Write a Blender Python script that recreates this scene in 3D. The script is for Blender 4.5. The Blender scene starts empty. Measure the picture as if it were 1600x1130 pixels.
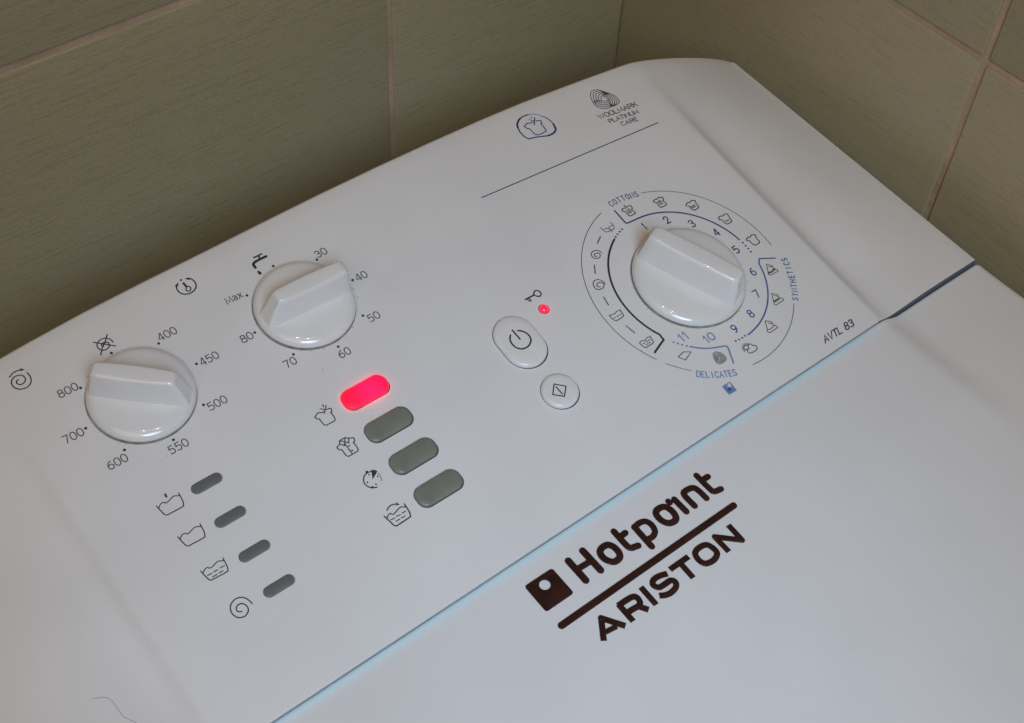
import bpy, bmesh, math, random
from mathutils import Vector, Matrix
random.seed(4)
C = bpy.context.scene
COL = C.collection

# ---------------------------------------------------------------- camera
S = 0.000823                       # one drawing unit in metres (panel drawn in these units)
Z0 = 0.872                         # height of the panel datum above the floor
TH = 0.1931978                     # tilt of the control panel
def W(x, y, z): return Vector((x*S, y*S, z*S + Z0))
cd = bpy.data.cameras.new('camera'); cam = bpy.data.objects.new('camera', cd); COL.objects.link(cam)
Rm = Matrix(((0.78172942, 0.45127929, -0.43040227), (-0.62205089, 0.61316894, -0.48690506), (0.04417913, 0.64836012, 0.76005089)))
cam.matrix_world = Matrix.Translation(W(-509.952, -176.383, 462.067)) @ Rm.to_4x4()
cd.sensor_width = 36.0; cd.lens = 2112.6325/1600*36
cd.clip_start = 0.01; cd.clip_end = 50
C.camera = cam
# ---------------------------------------------------------------- world and lamps
w = bpy.data.worlds.new('World'); C.world = w; w.use_nodes = True
bg = w.node_tree.nodes['Background']; bg.inputs[0].default_value = (0.62, 0.53, 0.48, 1); bg.inputs[1].default_value = 0.03
def area(name, loc, tgt, size, power, col, sy=None):
    l = bpy.data.lights.new(name, 'AREA'); l.energy = power; l.color = col; l.size = size
    l.shape = 'RECTANGLE'; l.size_y = sy or size
    o = bpy.data.objects.new(name, l); COL.objects.link(o)
    a, b = W(*loc), W(*tgt); o.location = a; o.rotation_euler = (b-a).to_track_quat('-Z', 'Y').to_euler(); return o
sl = bpy.data.lights.new('cool_lamp_beside_camera', 'SPOT'); sl.energy = 13.6; sl.color = (0.47, 0.69, 0.94); sl.shadow_soft_size = 0.16
sl.spot_size = math.radians(58); sl.spot_blend = 1.0; slo = bpy.data.objects.new('cool_lamp_beside_camera', sl); COL.objects.link(slo)
slo.location = W(-500, -430, 600); slo.rotation_euler = (W(-292, 15, 0)-slo.location).to_track_quat('-Z', 'Y').to_euler()
area('ceiling_light', (-1150, -800, 1450), (-260, 120, 0), 1.3, 6.6, (1.0, 0.68, 0.36))
def bulb(name, loc, power):
    l = bpy.data.lights.new(name, 'POINT'); l.energy = power; l.color = (1.0, 0.80, 0.66); l.shadow_soft_size = 0.018
    o = bpy.data.objects.new(name, l); COL.objects.link(o); o.location = W(*loc)
bulb('ceiling_bulb', (-430, -80, 1650), 2.0); bulb('ceiling_bulb', (-230, -250, 1650), 2.0)
C.view_settings.view_transform = 'Standard'; C.view_settings.look = 'None'
C.view_settings.exposure = 0; C.view_settings.gamma = 1

# ---------------------------------------------------------------- materials
def mat(name, col, rough=0.5, coat=0.0, spec=0.5, emit=None, es=0, bump=None, mottle=None, metal=0):
    m = bpy.data.materials.new(name); m.use_nodes = True; nt = m.node_tree; b = nt.nodes['Principled BSDF']
    b.inputs['Base Color'].default_value = (*col, 1); b.inputs['Roughness'].default_value = rough
    b.inputs['Coat Weight'].default_value = coat; b.inputs['Coat Roughness'].default_value = 0.04
    b.inputs['Specular IOR Level'].default_value = spec; b.inputs['Metallic'].default_value = metal
    if emit: b.inputs['Emission Color'].default_value = (*emit, 1); b.inputs['Emission Strength'].default_value = es
    tc = nt.nodes.new('ShaderNodeTexCoord')
    if bump:
        sc, st, dist = bump; n = nt.nodes.new('ShaderNodeTexNoise'); n.inputs['Scale'].default_value = sc; n.inputs['Detail'].default_value = 3
        nt.links.new(tc.outputs['Object'], n.inputs['Vector']); bp = nt.nodes.new('ShaderNodeBump')
        bp.inputs['Strength'].default_value = st; bp.inputs['Distance'].default_value = dist
        nt.links.new(n.outputs['Fac'], bp.inputs['Height']); nt.links.new(bp.outputs['Normal'], b.inputs['Normal'])
    if mottle:
        sc, amt = mottle; n = nt.nodes.new('ShaderNodeTexNoise'); n.inputs['Scale'].default_value = sc; n.inputs['Detail'].default_value = 6
        nt.links.new(tc.outputs['Object'], n.inputs['Vector']); r = nt.nodes.new('ShaderNodeValToRGB')
        r.color_ramp.elements[0].position = 0.3; r.color_ramp.elements[1].position = 0.7
        r.color_ramp.elements[0].color = (*[c*(1-amt) for c in col], 1); r.color_ramp.elements[1].color = (*[min(1, c*(1+amt*0.5)) for c in col], 1)
        nt.links.new(n.outputs['Fac'], r.inputs['Fac']); nt.links.new(r.outputs['Color'], b.inputs['Base Color'])
    return m
M = {}
M['white'] = mat('white_moulded_plastic', (0.74, 0.735, 0.73), 0.31, bump=(1400, 0.05, 0.0001), mottle=(28, 0.035))
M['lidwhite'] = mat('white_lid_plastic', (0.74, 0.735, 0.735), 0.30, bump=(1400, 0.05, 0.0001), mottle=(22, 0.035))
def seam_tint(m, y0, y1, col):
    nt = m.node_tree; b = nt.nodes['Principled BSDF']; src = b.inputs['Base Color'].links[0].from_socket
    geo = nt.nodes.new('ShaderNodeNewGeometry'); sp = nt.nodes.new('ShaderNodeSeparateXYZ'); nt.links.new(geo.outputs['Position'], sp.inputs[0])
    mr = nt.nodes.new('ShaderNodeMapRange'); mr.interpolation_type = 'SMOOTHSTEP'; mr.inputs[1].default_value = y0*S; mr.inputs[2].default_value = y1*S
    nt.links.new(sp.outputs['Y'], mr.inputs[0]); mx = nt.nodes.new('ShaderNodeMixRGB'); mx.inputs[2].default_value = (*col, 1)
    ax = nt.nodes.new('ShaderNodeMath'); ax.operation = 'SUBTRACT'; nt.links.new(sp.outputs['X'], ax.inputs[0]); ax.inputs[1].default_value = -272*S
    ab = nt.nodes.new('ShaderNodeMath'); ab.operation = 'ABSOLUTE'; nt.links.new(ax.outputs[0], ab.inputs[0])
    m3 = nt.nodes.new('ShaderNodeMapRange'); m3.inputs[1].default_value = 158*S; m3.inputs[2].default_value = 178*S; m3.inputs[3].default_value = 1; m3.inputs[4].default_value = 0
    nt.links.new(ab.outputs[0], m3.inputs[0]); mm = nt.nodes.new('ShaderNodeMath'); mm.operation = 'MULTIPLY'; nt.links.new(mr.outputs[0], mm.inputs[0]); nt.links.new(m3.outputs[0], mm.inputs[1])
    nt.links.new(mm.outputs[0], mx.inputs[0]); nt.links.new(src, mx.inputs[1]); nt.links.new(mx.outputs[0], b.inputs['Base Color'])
def smudge(m, lo, hi, sc):
    nt = m.node_tree; b = nt.nodes['Principled BSDF']; tc = nt.nodes.new('ShaderNodeTexCoord'); n = nt.nodes.new('ShaderNodeTexNoise')
    n.inputs['Scale'].default_value = sc; n.inputs['Detail'].default_value = 1.5; n.inputs['Distortion'].default_value = 0.4
    nt.links.new(tc.outputs['Object'], n.inputs['Vector']); r = nt.nodes.new('ShaderNodeMapRange'); r.inputs[1].default_value = 0.2; r.inputs[2].default_value = 0.8
    r.inputs[3].default_value = lo; r.inputs[4].default_value = hi; nt.links.new(n.outputs['Fac'], r.inputs[0]); nt.links.new(r.outputs[0], b.inputs['Roughness'])
smudge(M['white'], 0.24, 0.40, 16); smudge(M['lidwhite'], 0.22, 0.38, 13)
seam_tint(M['lidwhite'], 28.2, 33.4, (0.52, 0.70, 0.78))            # pale blue reflected light painted into the lid colour along the seam
M['knob'] = mat('glossy_white_plastic', (0.76, 0.755, 0.745), 0.16, coat=0.6, mottle=(60, 0.03))
M['button'] = mat('satin_white_plastic', (0.76, 0.755, 0.74), 0.25, coat=0.2, mottle=(60, 0.03))
M['grey'] = mat('grey_green_translucent_plastic', (0.205, 0.213, 0.178), 0.33, coat=0.25, mottle=(120, 0.16))
M['lens'] = mat('dark_grey_indicator_plastic', (0.14, 0.152, 0.152), 0.4, mottle=(150, 0.16))
M['lit'] = mat('glowing_red_plastic', (0.5, 0.012, 0.04), 0.4, emit=(1.0, 0.0012, 0.021), es=3.2, mottle=(150, 0.1))
def glow_core(m, r, lo, hi):
    nt = m.node_tree; b = nt.nodes['Principled BSDF']; tc = nt.nodes.new('ShaderNodeTexCoord'); ln = nt.nodes.new('ShaderNodeVectorMath'); ln.operation = 'LENGTH'
    mp = nt.nodes.new('ShaderNodeMapping'); mp.inputs['Location'].default_value = (-0.002, 0.0008, -0.001); nt.links.new(tc.outputs['Object'], mp.inputs['Vector']); nt.links.new(mp.outputs[0], ln.inputs[0]); mr = nt.nodes.new('ShaderNodeMapRange'); mr.interpolation_type = 'SMOOTHSTEP'
    mr.inputs[1].default_value = 0; mr.inputs[2].default_value = r; mr.inputs[3].default_value = hi; mr.inputs[4].default_value = lo
    nt.links.new(ln.outputs['Value'], mr.inputs[0]); nt.links.new(mr.outputs[0], b.inputs['Emission Strength'])
glow_core(M['lit'], 0.0085, 2.0, 6.5)
M['led'] = mat('glowing_red_diode', (0.7, 0.02, 0.05), 0.1, coat=1, emit=(1.0, 0.004, 0.03), es=2.2)
M['gap'] = mat('shadow_gap_plastic', (0.07, 0.068, 0.06), 0.7)
M['kgap'] = mat('grimy_grey_collar', (0.30, 0.29, 0.26), 0.7, mottle=(300, 0.4))
M['logo'] = mat('brown_glossy_plastic', (0.034, 0.0125, 0.011), 0.22, coat=0.3, mottle=(90, 0.4))
INK = dict(ink=(0.042, 0.04, 0.044), ink2=(0.075, 0.07, 0.085), inklight=(0.15, 0.15, 0.155), black=(0.035, 0.03, 0.032), navy=(0.028, 0.052, 0.19),
           navy2=(0.05, 0.09, 0.17), blue=(0.055, 0.12, 0.32), violet=(0.10, 0.09, 0.19), steel=(0.15, 0.26, 0.46), paper=(0.7, 0.72, 0.74))
for k, c in INK.items(): M[k] = mat('printed_ink_'+k, c, 0.45, mottle=(700, 0.18))
M['gapshade'] = mat('blue_grey_gap_shade', (0.075, 0.10, 0.14), 0.5)  # dark colour standing in for the shade in the gap below the wings
M['hair'] = mat('dark_hair', (0.30, 0.26, 0.23), 0.5)
M['dust'] = mat('dust', (0.33, 0.30, 0.24), 0.9)
M['grime'] = mat('yellowed_grime', (0.55, 0.52, 0.38), 0.8)
M['grout'] = mat('brown_grout', (0.52, 0.385, 0.275), 0.9, bump=(500, 0.5, 0.001), mottle=(60, 0.2))
M['floor'] = mat('dark_floor', (0.25, 0.2, 0.16), 0.5, mottle=(4, 0.2))
def tile_mat(name, ax):
    m = bpy.data.materials.new(name); m.use_nodes = True; nt = m.node_tree; b = nt.nodes['Principled BSDF']; L = nt.links.new
    b.inputs['Roughness'].default_value = 0.42
    geo = nt.nodes.new('ShaderNodeNewGeometry')
    def noise(sx, sy, sz, sc, det, rot=(0, 0, 0)):
        mp = nt.nodes.new('ShaderNodeMapping'); mp.inputs['Scale'].default_value = (sx, sy, sz); mp.inputs['Rotation'].default_value = rot
        L(geo.outputs['Position'], mp.inputs['Vector']); n = nt.nodes.new('ShaderNodeTexNoise'); n.inputs['Scale'].default_value = sc; n.inputs['Detail'].default_value = det
        n.inputs['Roughness'].default_value = 0.65
        L(mp.outputs['Vector'], n.inputs['Vector']); return n
    a = (50, 1, 1100) if ax == 'x' else (1, 50, 1100)
    n1 = noise(*a, 1.0, 4); n2 = noise(1, 1, 1, 900, 2); n3 = noise(1, 1, 1, 7, 3)
    r = nt.nodes.new('ShaderNodeValToRGB'); e = r.color_ramp.elements
    e[0].position = 0.28; e[0].color = (0.40, 0.35, 0.205, 1); e[1].position = 0.48; e[1].color = (0.51, 0.455, 0.28, 1)
    L(n1.outputs['Fac'], r.inputs['Fac'])
    mx = nt.nodes.new('ShaderNodeMixRGB'); mx.blend_type = 'MULTIPLY'; mx.inputs[0].default_value = 0.38
    L(r.outputs['Color'], mx.inputs[1]); L(n2.outputs['Color'], mx.inputs[2])
    m2 = nt.nodes.new('ShaderNodeMixRGB'); m2.blend_type = 'MIX'; m2.inputs[2].default_value = (0.43, 0.37, 0.28, 1)
    mr = nt.nodes.new('ShaderNodeMapRange'); mr.inputs[1].default_value = 0.4; mr.inputs[2].default_value = 0.75; mr.inputs[4].default_value = 0.5
    L(n3.outputs['Fac'], mr.inputs[0]); L(mr.outputs[0], m2.inputs[0]); L(mx.outputs[0], m2.inputs[1]); oi = nt.nodes.new('ShaderNodeObjectInfo'); rv = nt.nodes.new('ShaderNodeMapRange'); rv.inputs[3].default_value = 0.92; rv.inputs[4].default_value = 1.06
    L(oi.outputs['Random'], rv.inputs[0]); hs = nt.nodes.new('ShaderNodeHueSaturation'); L(rv.outputs[0], hs.inputs['Value']); L(m2.outputs[0], hs.inputs['Color']); L(hs.outputs[0], b.inputs['Base Color'])
    bp = nt.nodes.new('ShaderNodeBump'); bp.inputs['Strength'].default_value = 0.35; bp.inputs['Distance'].default_value = 0.0006
    L(n1.outputs['Fac'], bp.inputs['Height']); L(bp.outputs['Normal'], b.inputs['Normal'])
    return m
M['tx'] = tile_mat('ribbed_olive_tile_back', 'x'); M['ty'] = tile_mat('ribbed_olive_tile_side', 'y')

# ---------------------------------------------------------------- object helpers
ORG = {}
def put(name, verts, faces, m, parent=None, smooth=None, label=None, kind=None, cat=None, loc=None):
    me = bpy.data.meshes.new(name); vs = [Vector(v) for v in verts]
    lo = Vector([min(v[i] for v in vs) for i in range(3)]); hi = Vector([max(v[i] for v in vs) for i in range(3)])
    c = loc if loc is not None else Vector(((lo.x+hi.x)/2, (lo.y+hi.y)/2, lo.z))
    me.from_pydata([v-c for v in vs], [], faces); me.validate(); me.update()
    if smooth is not None:
        bm = bmesh.new(); bm.from_mesh(me); bmesh.ops.recalc_face_normals(bm, faces=bm.faces[:]); bm.to_mesh(me); bm.free()
    me.materials.append(M[m]); o = bpy.data.objects.new(name, me); COL.objects.link(o)
    p = ORG[parent.name] if parent else Vector((0, 0, 0))
    o.parent = parent; o.location = c-p; ORG[o.name] = c
    if smooth is not None:
        me.shade_smooth()
        if smooth < 180: me.set_sharp_from_angle(angle=math.radians(smooth))
    if label: o['label'] = label
    if kind: o['kind'] = kind
    if cat: o['category'] = cat
    return o
def empty(name, c, label, cat):
    o = bpy.data.objects.new(name, None); COL.objects.link(o); o.location = c; ORG[o.name] = c; o.empty_display_size = 0.05
    o['label'] = label; o['category'] = cat; return o
ct, st = math.cos(TH), math.sin(TH)
def PN(u, v, h=0.0): return W(u, v*ct - h*st, v*st + h*ct)                   # a point over the panel
LT = math.tan(math.radians(2.0))
def PLID(x, y, h=0.0): return W(x, y, 5.2 + (y-28)*LT + h)                   # a point over the lid
def cr(pts, closed=False, seg=4):
    P = [Vector(p) for p in pts]; N = len(P); out = []
    for i in range(N if closed else N-1):
        if closed: a, b, c, d = P[i-1], P[i], P[(i+1) % N], P[(i+2) % N]
        else:
            b, c = P[i], P[i+1]; a = P[i-1] if i else 2*b-c; d = P[i+2] if i+2 < N else 2*c-b
        for s in range(seg):
            t = s/seg; out.append(0.5*((2*b)+(c-a)*t+(2*a-5*b+4*c-d)*t*t+(3*b-a-3*c+d)*t**3))
    if not closed: out.append(P[-1])
    return out
def outline(pts, hw, cap='r', n=5):
    """boundary polygon pair rows of a stroke: list of (left,right) plus round caps; returns rows"""
    P = [Vector(p) for p in pts]; Q = [P[0]]
    for p in P[1:]:
        if (p-Q[-1]).length > 1e-4: Q.append(p)
    P = Q; N = len(P); rows = []
    if N < 2: P = [P[0], P[0]+Vector((0.01, 0))]; N = 2
    for i in range(N):
        d0 = (P[i]-P[i-1]).normalized() if i else (P[1]-P[0]).normalized()
        d1 = (P[i+1]-P[i]).normalized() if i < N-1 else d0
        t = (d0+d1); t = t.normalized() if t.length > 1e-3 else d0
        nrm = Vector((-t.y, t.x)); k = min(1.6, 1/max(0.3, abs(nrm.dot(Vector((-d0.y, d0.x))))))
        rows.append((P[i]+nrm*hw*k, P[i]-nrm*hw*k))
    if cap == 'r':
        ta = (P[1]-P[0]).normalized(); tb = (P[-1]-P[-2]).normalized(); a, b = [], []
        for j in range(n, 0, -1):
            q = j/n*math.pi/2*0.96; na = Vector((-ta.y, ta.x)); a.append((P[0]-ta*hw*math.sin(q)+na*hw*math.cos(q), P[0]-ta*hw*math.sin(q)-na*hw*math.cos(q)))
        for j in range(1, n+1):
            q = j/n*math.pi/2*0.96; nb = Vector((-tb.y, tb.x)); b.append((P[-1]+tb*hw*math.sin(q)+nb*hw*math.cos(q), P[-1]+tb*hw*math.sin(q)-nb*hw*math.cos(q)))
        rows = a+rows+b
    return rows
def closed_rows(pts, hw):
    P = [Vector(p) for p in pts]; N = len(P); rows = []
    for i in range(N):
        d0 = (P[i]-P[i-1]).normalized(); d1 = (P[(i+1) % N]-P[i]).normalized(); t = (d0+d1).normalized(); nrm = Vector((-t.y, t.x))
        k = min(1.6, 1/max(0.3, abs(nrm.dot(Vector((-d0.y, d0.x)))))); rows.append((P[i]+nrm*hw*k, P[i]-nrm*hw*k))
    return rows
def disc(c, r, n=12): return [Vector((c[0]+r*math.cos(2*math.pi*i/n), c[1]+r*math.sin(2*math.pi*i/n))) for i in range(n)]
def flat_print(strokes, fn, h):
    V, F = [], []
    for i, (k, wd, closed, pts) in enumerate(strokes):
        z = h + i*0.012
        if k == 'f':
            b = len(V); V += [fn(p[0], p[1], z) for p in pts]; F.append(tuple(range(b, b+len(pts))))
        elif k == 'd':
            for p in pts:
                b = len(V); V += [fn(q.x, q.y, z) for q in disc(p, wd)]; F.append(tuple(range(b, b+12)))
        else:
            rows = closed_rows(pts, wd/2) if closed else outline(pts, wd/2, n=3)
            b = len(V)
            for a, c in rows: V += [fn(a.x, a.y, z), fn(c.x, c.y, z)]
            n = len(rows)
            for j in range(n if closed else n-1):
                j2 = (j+1) % n; F.append((b+2*j, b+2*j+1, b+2*j2+1, b+2*j2))
    return V, F
def raised(strokes, fn, h, bev=0.28, base=-0.3):
    V, F = [], []
    for i, (k, wd, closed, pts) in enumerate(strokes):
        z = h + i*0.03; lv = [(0, base), (0, z-bev), (bev*0.3, z-bev*0.3), (bev, z)]
        if k == 'd':
            b = len(V); n = 16
            for ins, zz in lv: V += [fn(q.x, q.y, zz) for q in disc(pts[0], wd-ins, n)]
            for L in range(3):
                for j in range(n): F.append((b+L*n+j, b+L*n+(j+1) % n, b+(L+1)*n+(j+1) % n, b+(L+1)*n+j))
            F.append(tuple(b+3*n+j for j in range(n))); continue
        sets = []
        for ins, zz in lv:
            hw = wd/2-ins
            if closed: rows = closed_rows(pts, hw)
            else:
                P = [Vector(p) for p in pts]
                if k == 'b':
                    P[0] = P[0]+(P[1]-P[0]).normalized()*ins; P[-1] = P[-1]+(P[-2]-P[-1]).normalized()*ins
                rows = outline(P, hw, 'r' if k == 's' else 'b', 6)
            sets.append([(fn(a.x, a.y, zz), fn(c.x, c.y, zz)) for a, c in rows])
        n = len(sets[0]); b = len(V)
        for rows in sets:
            for a, c in rows: V += [a, c]
        idx = lambda L, j, s: b + L*2*n + 2*(j % n) + s
        for j in range(n if closed else n-1):
            F.append((idx(3, j, 0), idx(3, j, 1), idx(3, j+1, 1), idx(3, j+1, 0)))
            for L in range(3):
                F.append((idx(L, j, 0), idx(L+1, j, 0), idx(L+1, j+1, 0), idx(L, j+1, 0)))
                F.append((idx(L, j, 1), idx(L, j+1, 1), idx(L+1, j+1, 1), idx(L+1, j, 1)))
        if not closed:
            for L in range(3):
                F.append((idx(L, 0, 0), idx(L, 0, 1), idx(L+1, 0, 1), idx(L+1, 0, 0)))
                F.append((idx(L, n-1, 0), idx(L+1, n-1, 0), idx(L+1, n-1, 1), idx(L, n-1, 1)))
    return V, F

# ---------------------------------------------------------------- setting: walls, floor
def box(x0, x1, y0, y1, z0, z1, r=0.0, flip=None):
    """box with bevelled edges all round, in drawing units"""
    bm = bmesh.new(); bmesh.ops.create_cube(bm, size=1)
    for v in bm.verts:
        v.co = W((x0+x1)/2+v.co.x*(x1-x0), (y0+y1)/2+v.co.y*(y1-y0), (z0+z1)/2+v.co.z*(z1-z0))
    if r: bmesh.ops.bevel(bm, geom=bm.edges[:], offset=r*S, segments=3, profile=0.5, affect='EDGES')
    V = [v.co.copy() for v in bm.verts]; F = [tuple(v.index for v in f.verts) for f in bm.faces]
    bm.verts.ensure_lookup_table(); bm.free(); return V, F
FZ = -Z0/S
XR, YB = -2.8, 318.0
V, F = box(-1900, XR+60, YB+1.3, YB+60, FZ, 900)
bw = put('back_wall', V, F, 'grout', kind='structure')
V, F = box(XR+1.3, XR+60, -1500, YB+1.25, FZ, 900)
rw = put('right_wall', V, F, 'grout', kind='structure')
V, F = box(-1900, XR+60, -1500, YB+60, FZ-20, FZ)
put('floor', V, F, 'floor', kind='structure')
TW, THt, G = 486.0, 304.0, 3.5
for zt, rows in ((92.5, (92.5-2*THt, 92.5-THt, 92.5)),):
    for z in rows:
        for x0, x1 in ((-174.3-2*TW, -174.3-TW), (-174.3-TW, -174.3), (-174.3, XR)):
            V, F = box(x0+G/2, x1-(G/2 if x1 < XR else 0.6), YB, YB+8, z+G/2, z+THt-G/2, 1.1)
            o = put('tile', V, F, 'tx', bw, 40)
for z in (82.8-2*THt, 82.8-THt, 82.8):
    for y0, y1 in ((79.8, YB), (79.8-TW, 79.8), (79.8-2*TW, 79.8-TW)):
        V, F = box(XR, XR+8, y0+G/2, y1-(G/2 if y1 < YB else -0.6), z+G/2, z+THt-G/2, 1.1)
        o = put('tile', V, F, 'ty', rw, 40)

# ---------------------------------------------------------------- washing machine
wm = empty('washing_machine', W(-271, -140, FZ), 'white top-loading washing machine with knobs and lit red button, in the tiled corner', 'washing machine')
V, F = box(-511, -31, -505, 214, FZ, -14, 6)
put('cabinet', V, F, 'white', wm, 40)
XL, XRG = -445.5, -98.8                                                      # the two ridges of the panel
def ybk(x):
    K = [(-517, 208), (-446, 216), (-400, 219.6), (-340, 221.2), (-280, 222.6), (-220, 222.4), (-170, 220.8), (-130, 217.6), (-98, 214.6), (-60, 211.8), (-44, 210.3), (-36, 209), (-31, 206.8), (-27, 202.5)]
    for i in range(len(K)-1):
        if x <= K[i+1][0] or i == len(K)-2:
            g = lambda k: K[min(max(k, 0), len(K)-1)]
            a, b, c, d = g(i-1), g(i), g(i+1), g(i+2); t = (x-b[0])/(c[0]-b[0])
            m0 = (c[1]-a[1])/max(1, c[0]-a[0])*(c[0]-b[0]); m1 = (d[1]-b[1])/max(1, d[0]-b[0])*(c[0]-b[0])
            return (2*t**3-3*t*t+1)*b[1]+(t**3-2*t*t+t)*m0+(-2*t**3+3*t*t)*c[1]+(t**3-t*t)*m1
def soft(t, k=1.3): return k*math.log1p(math.exp(t/k)) if t < 30 else t
def wing_t(x, k=1.3):
    t = max(x-XRG, XL-x)
    return soft(t, k) if t > -25 else 0.0
def zh(x, y):
    z = y*st/ct; fy = min(1.0, max(0.0, (y-34)/174)); t = wing_t(x, 0.4+9.0*max(0, fy-0.66)**1.2)
    if t <= 1e-3: return z
    q = t/71.0
    D = 2.0 + 22.4*fy
    dip = math.sin(math.pi/2*q/0.115) if q < 0.115 else math.exp(-((q-0.115)/0.25)**2)
    z -= D*(q**(1.0+0.25*fy)) + 4.3*(1-0.4*fy)*(1-max(0, fy-0.7)/0.3*0.9)*(0.4+0.6*min(1, max(0, (y-34)/28)))*dip
    return z
ridge = [0]
xs = [-516.5, -510, -500, -488, -476, -468, -462, -457, -453.5, -451, -449, -447.5, -446, -444.5, -443, -440, -434, -425, -400, -370, -340, -310, -280, -250, -220, -190, -165, -140, -122, -110, -104,
      -101.5, -100, -98.8, -97.5, -96, -94, -91, -87, -82, -76, -68, -60, -50, -42, -35, -30]
ROWS = 30
V, F = [], []
def colpts(x, dx=0, dz=0):
    yb = ybk(x); out = []
    zf = zh(x, 34.2)
    out += [(x+dx, 34.3, -11), (x+dx, 34.0, zf-0.4+dz), (x+dx, 34.02, zf-0.12+dz), (x+dx, 34.15, zf-0.01+dz)]
    for j in range(-2, ROWS+1):
        y = 34.5 + (yb-2.4-34.5)*(max(0, j)/ROWS) + (0 if j == -2 else 0.7 if j == -1 else 2.0 if j == 0 else 0); out.append((x+dx, y, zh(x, y)+dz))
    zb = zh(x, yb-2.4)
    for a in (25, 50, 70, 90):
        a = math.radians(a); out.append((x+dx, yb-2.4+2.4*math.sin(a), zb+dz-2.4*(1-math.cos(a))+0.35*math.sin(a)))
    out.append((x+dx, yb, zb-8)); out.append((x+dx, yb-1, -11))
    return out
cols = []
x0, x1 = xs[0], xs[-1]
cols.append([(x0-1.0, p[1], -11) for p in colpts(x0)]); cols.append(colpts(x0, -1.0, -1.2)); cols.append(colpts(x0, -0.5, -0.25))
for x in xs: cols.append(colpts(x))
cols.append(colpts(x1, 1.3, -0.25)); cols.append(colpts(x1, 2.0, -1.3)); cols.append([(x1+2.0, p[1], -11) for p in colpts(x1)])
n = len(cols[0])
for c in cols: V += [W(*p) for p in c]
for i in range(len(cols)-1):
    for j in range(n-1): F.append((i*n+j, (i+1)*n+j, (i+1)*n+j+1, i*n+j+1))
F.append(tuple([i*n for i in range(len(cols))][::-1] + [i*n+n-1 for i in range(len(cols))]))
panel = put('control_panel', V, F, 'white', wm, 42)
# hidden tray the panel and lid rest on
V, F = box(-512, -32, -500, 206, -14.0, -11.2, 0); put('top_deck', V, F, 'white', wm)

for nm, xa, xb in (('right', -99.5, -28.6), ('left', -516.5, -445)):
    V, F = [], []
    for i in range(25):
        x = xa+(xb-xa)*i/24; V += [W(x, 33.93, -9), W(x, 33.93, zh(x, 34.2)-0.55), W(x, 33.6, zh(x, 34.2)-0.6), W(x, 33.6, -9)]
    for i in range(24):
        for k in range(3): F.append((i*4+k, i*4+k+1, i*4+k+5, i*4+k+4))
    put('gap_shade_strip', V, F, 'gapshade', wm, 30)  # strip added to paint the shadow under the wing lip, not a real part
# ---- lid
def zl(x, y):
    z = 5.2 + (y-28)*LT if y > -120 else 5.2-148*LT + (y+120)*LT - ((y+120)**2)*0.0003
    t = wing_t(x)
    if t > 1e-3:
        q = min(1, t/14); f = min(1, max(0, (y+75)/105)); f = f*f*(3-2*f)
        z -= 3.7*f*(q*q*(3-2*q)) + 0.5*max(0, (t-40)/30)*f
    if y > 28.6: z += 1.15*((y-28.6)/4.6)**2*(1-min(1, t/12)*0.8 if t > 0 else 1)
    return z
lxs = [-520, -517, -512, -500, -485, -475, -468, -462, -457, -452, -448, -445, -441, -430, -400, -350, -300, -250, -200, -150, -120, -108, -102, -99, -96, -92, -87, -82, -76, -70, -60, -50, -40, -33, -29]
lys = [33.25, 32.9, 32, 31, 30, 29, 28, 27, 26, 23, 19, 14, 8, 0, -10, -20, -30, -40, -50, -60, -75, -95, -120, -160, -210, -270, -330, -400, -460, -490, -500]
V, F = [], []
def lcol(x, dx=0, dz=0, inset=0):
    out = []
    for k, y in enumerate(lys):
        yy = min(y, 33.25-inset) if y > 0 else max(y, -500+inset)
        d = 0
        if k == 0: d = -0.35
        out.append((x+dx, yy, zl(x, yy)+d+dz))
    a, b = out[0], out[-1]
    return [(a[0], a[1]+0.05, -11)] + [(a[0], a[1]+0.05, a[2]-0.6)] + out + [(b[0], b[1]-3, b[2]-3), (b[0], b[1]-3, -11)]
cols = []
a, b = lxs[0], lxs[-1]
cols.append([(a-3, p[1], -11) for p in lcol(a, 0, 0, 5)]); cols.append(lcol(a, -3, -3, 5)); cols.append(lcol(a, -1.5, -0.8, 3))
for x in lxs: cols.append(lcol(x))
for ddx, ddz, ins in ((1.6, -0.15, 0.6), (3.0, -0.6, 1.6), (4.2, -1.5, 3.2), (4.8, -2.8, 4.8)): cols.append(lcol(b, ddx, ddz, ins))
cols.append([(b+4.8, p[1], -11) for p in lcol(b, 0, 0, 4.8)])
n = len(cols[0])
for c in cols: V += [W(*p) for p in c]
for i in range(len(cols)-1):
    for j in range(n-1): F.append((i*n+j, i*n+j+1, (i+1)*n+j+1, (i+1)*n+j))
F.append(tuple([i*n for i in range(len(cols))] + [i*n+n-1 for i in range(len(cols))][::-1]))
lid = put('lid', V, F, 'lidwhite', wm, 50)

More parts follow.
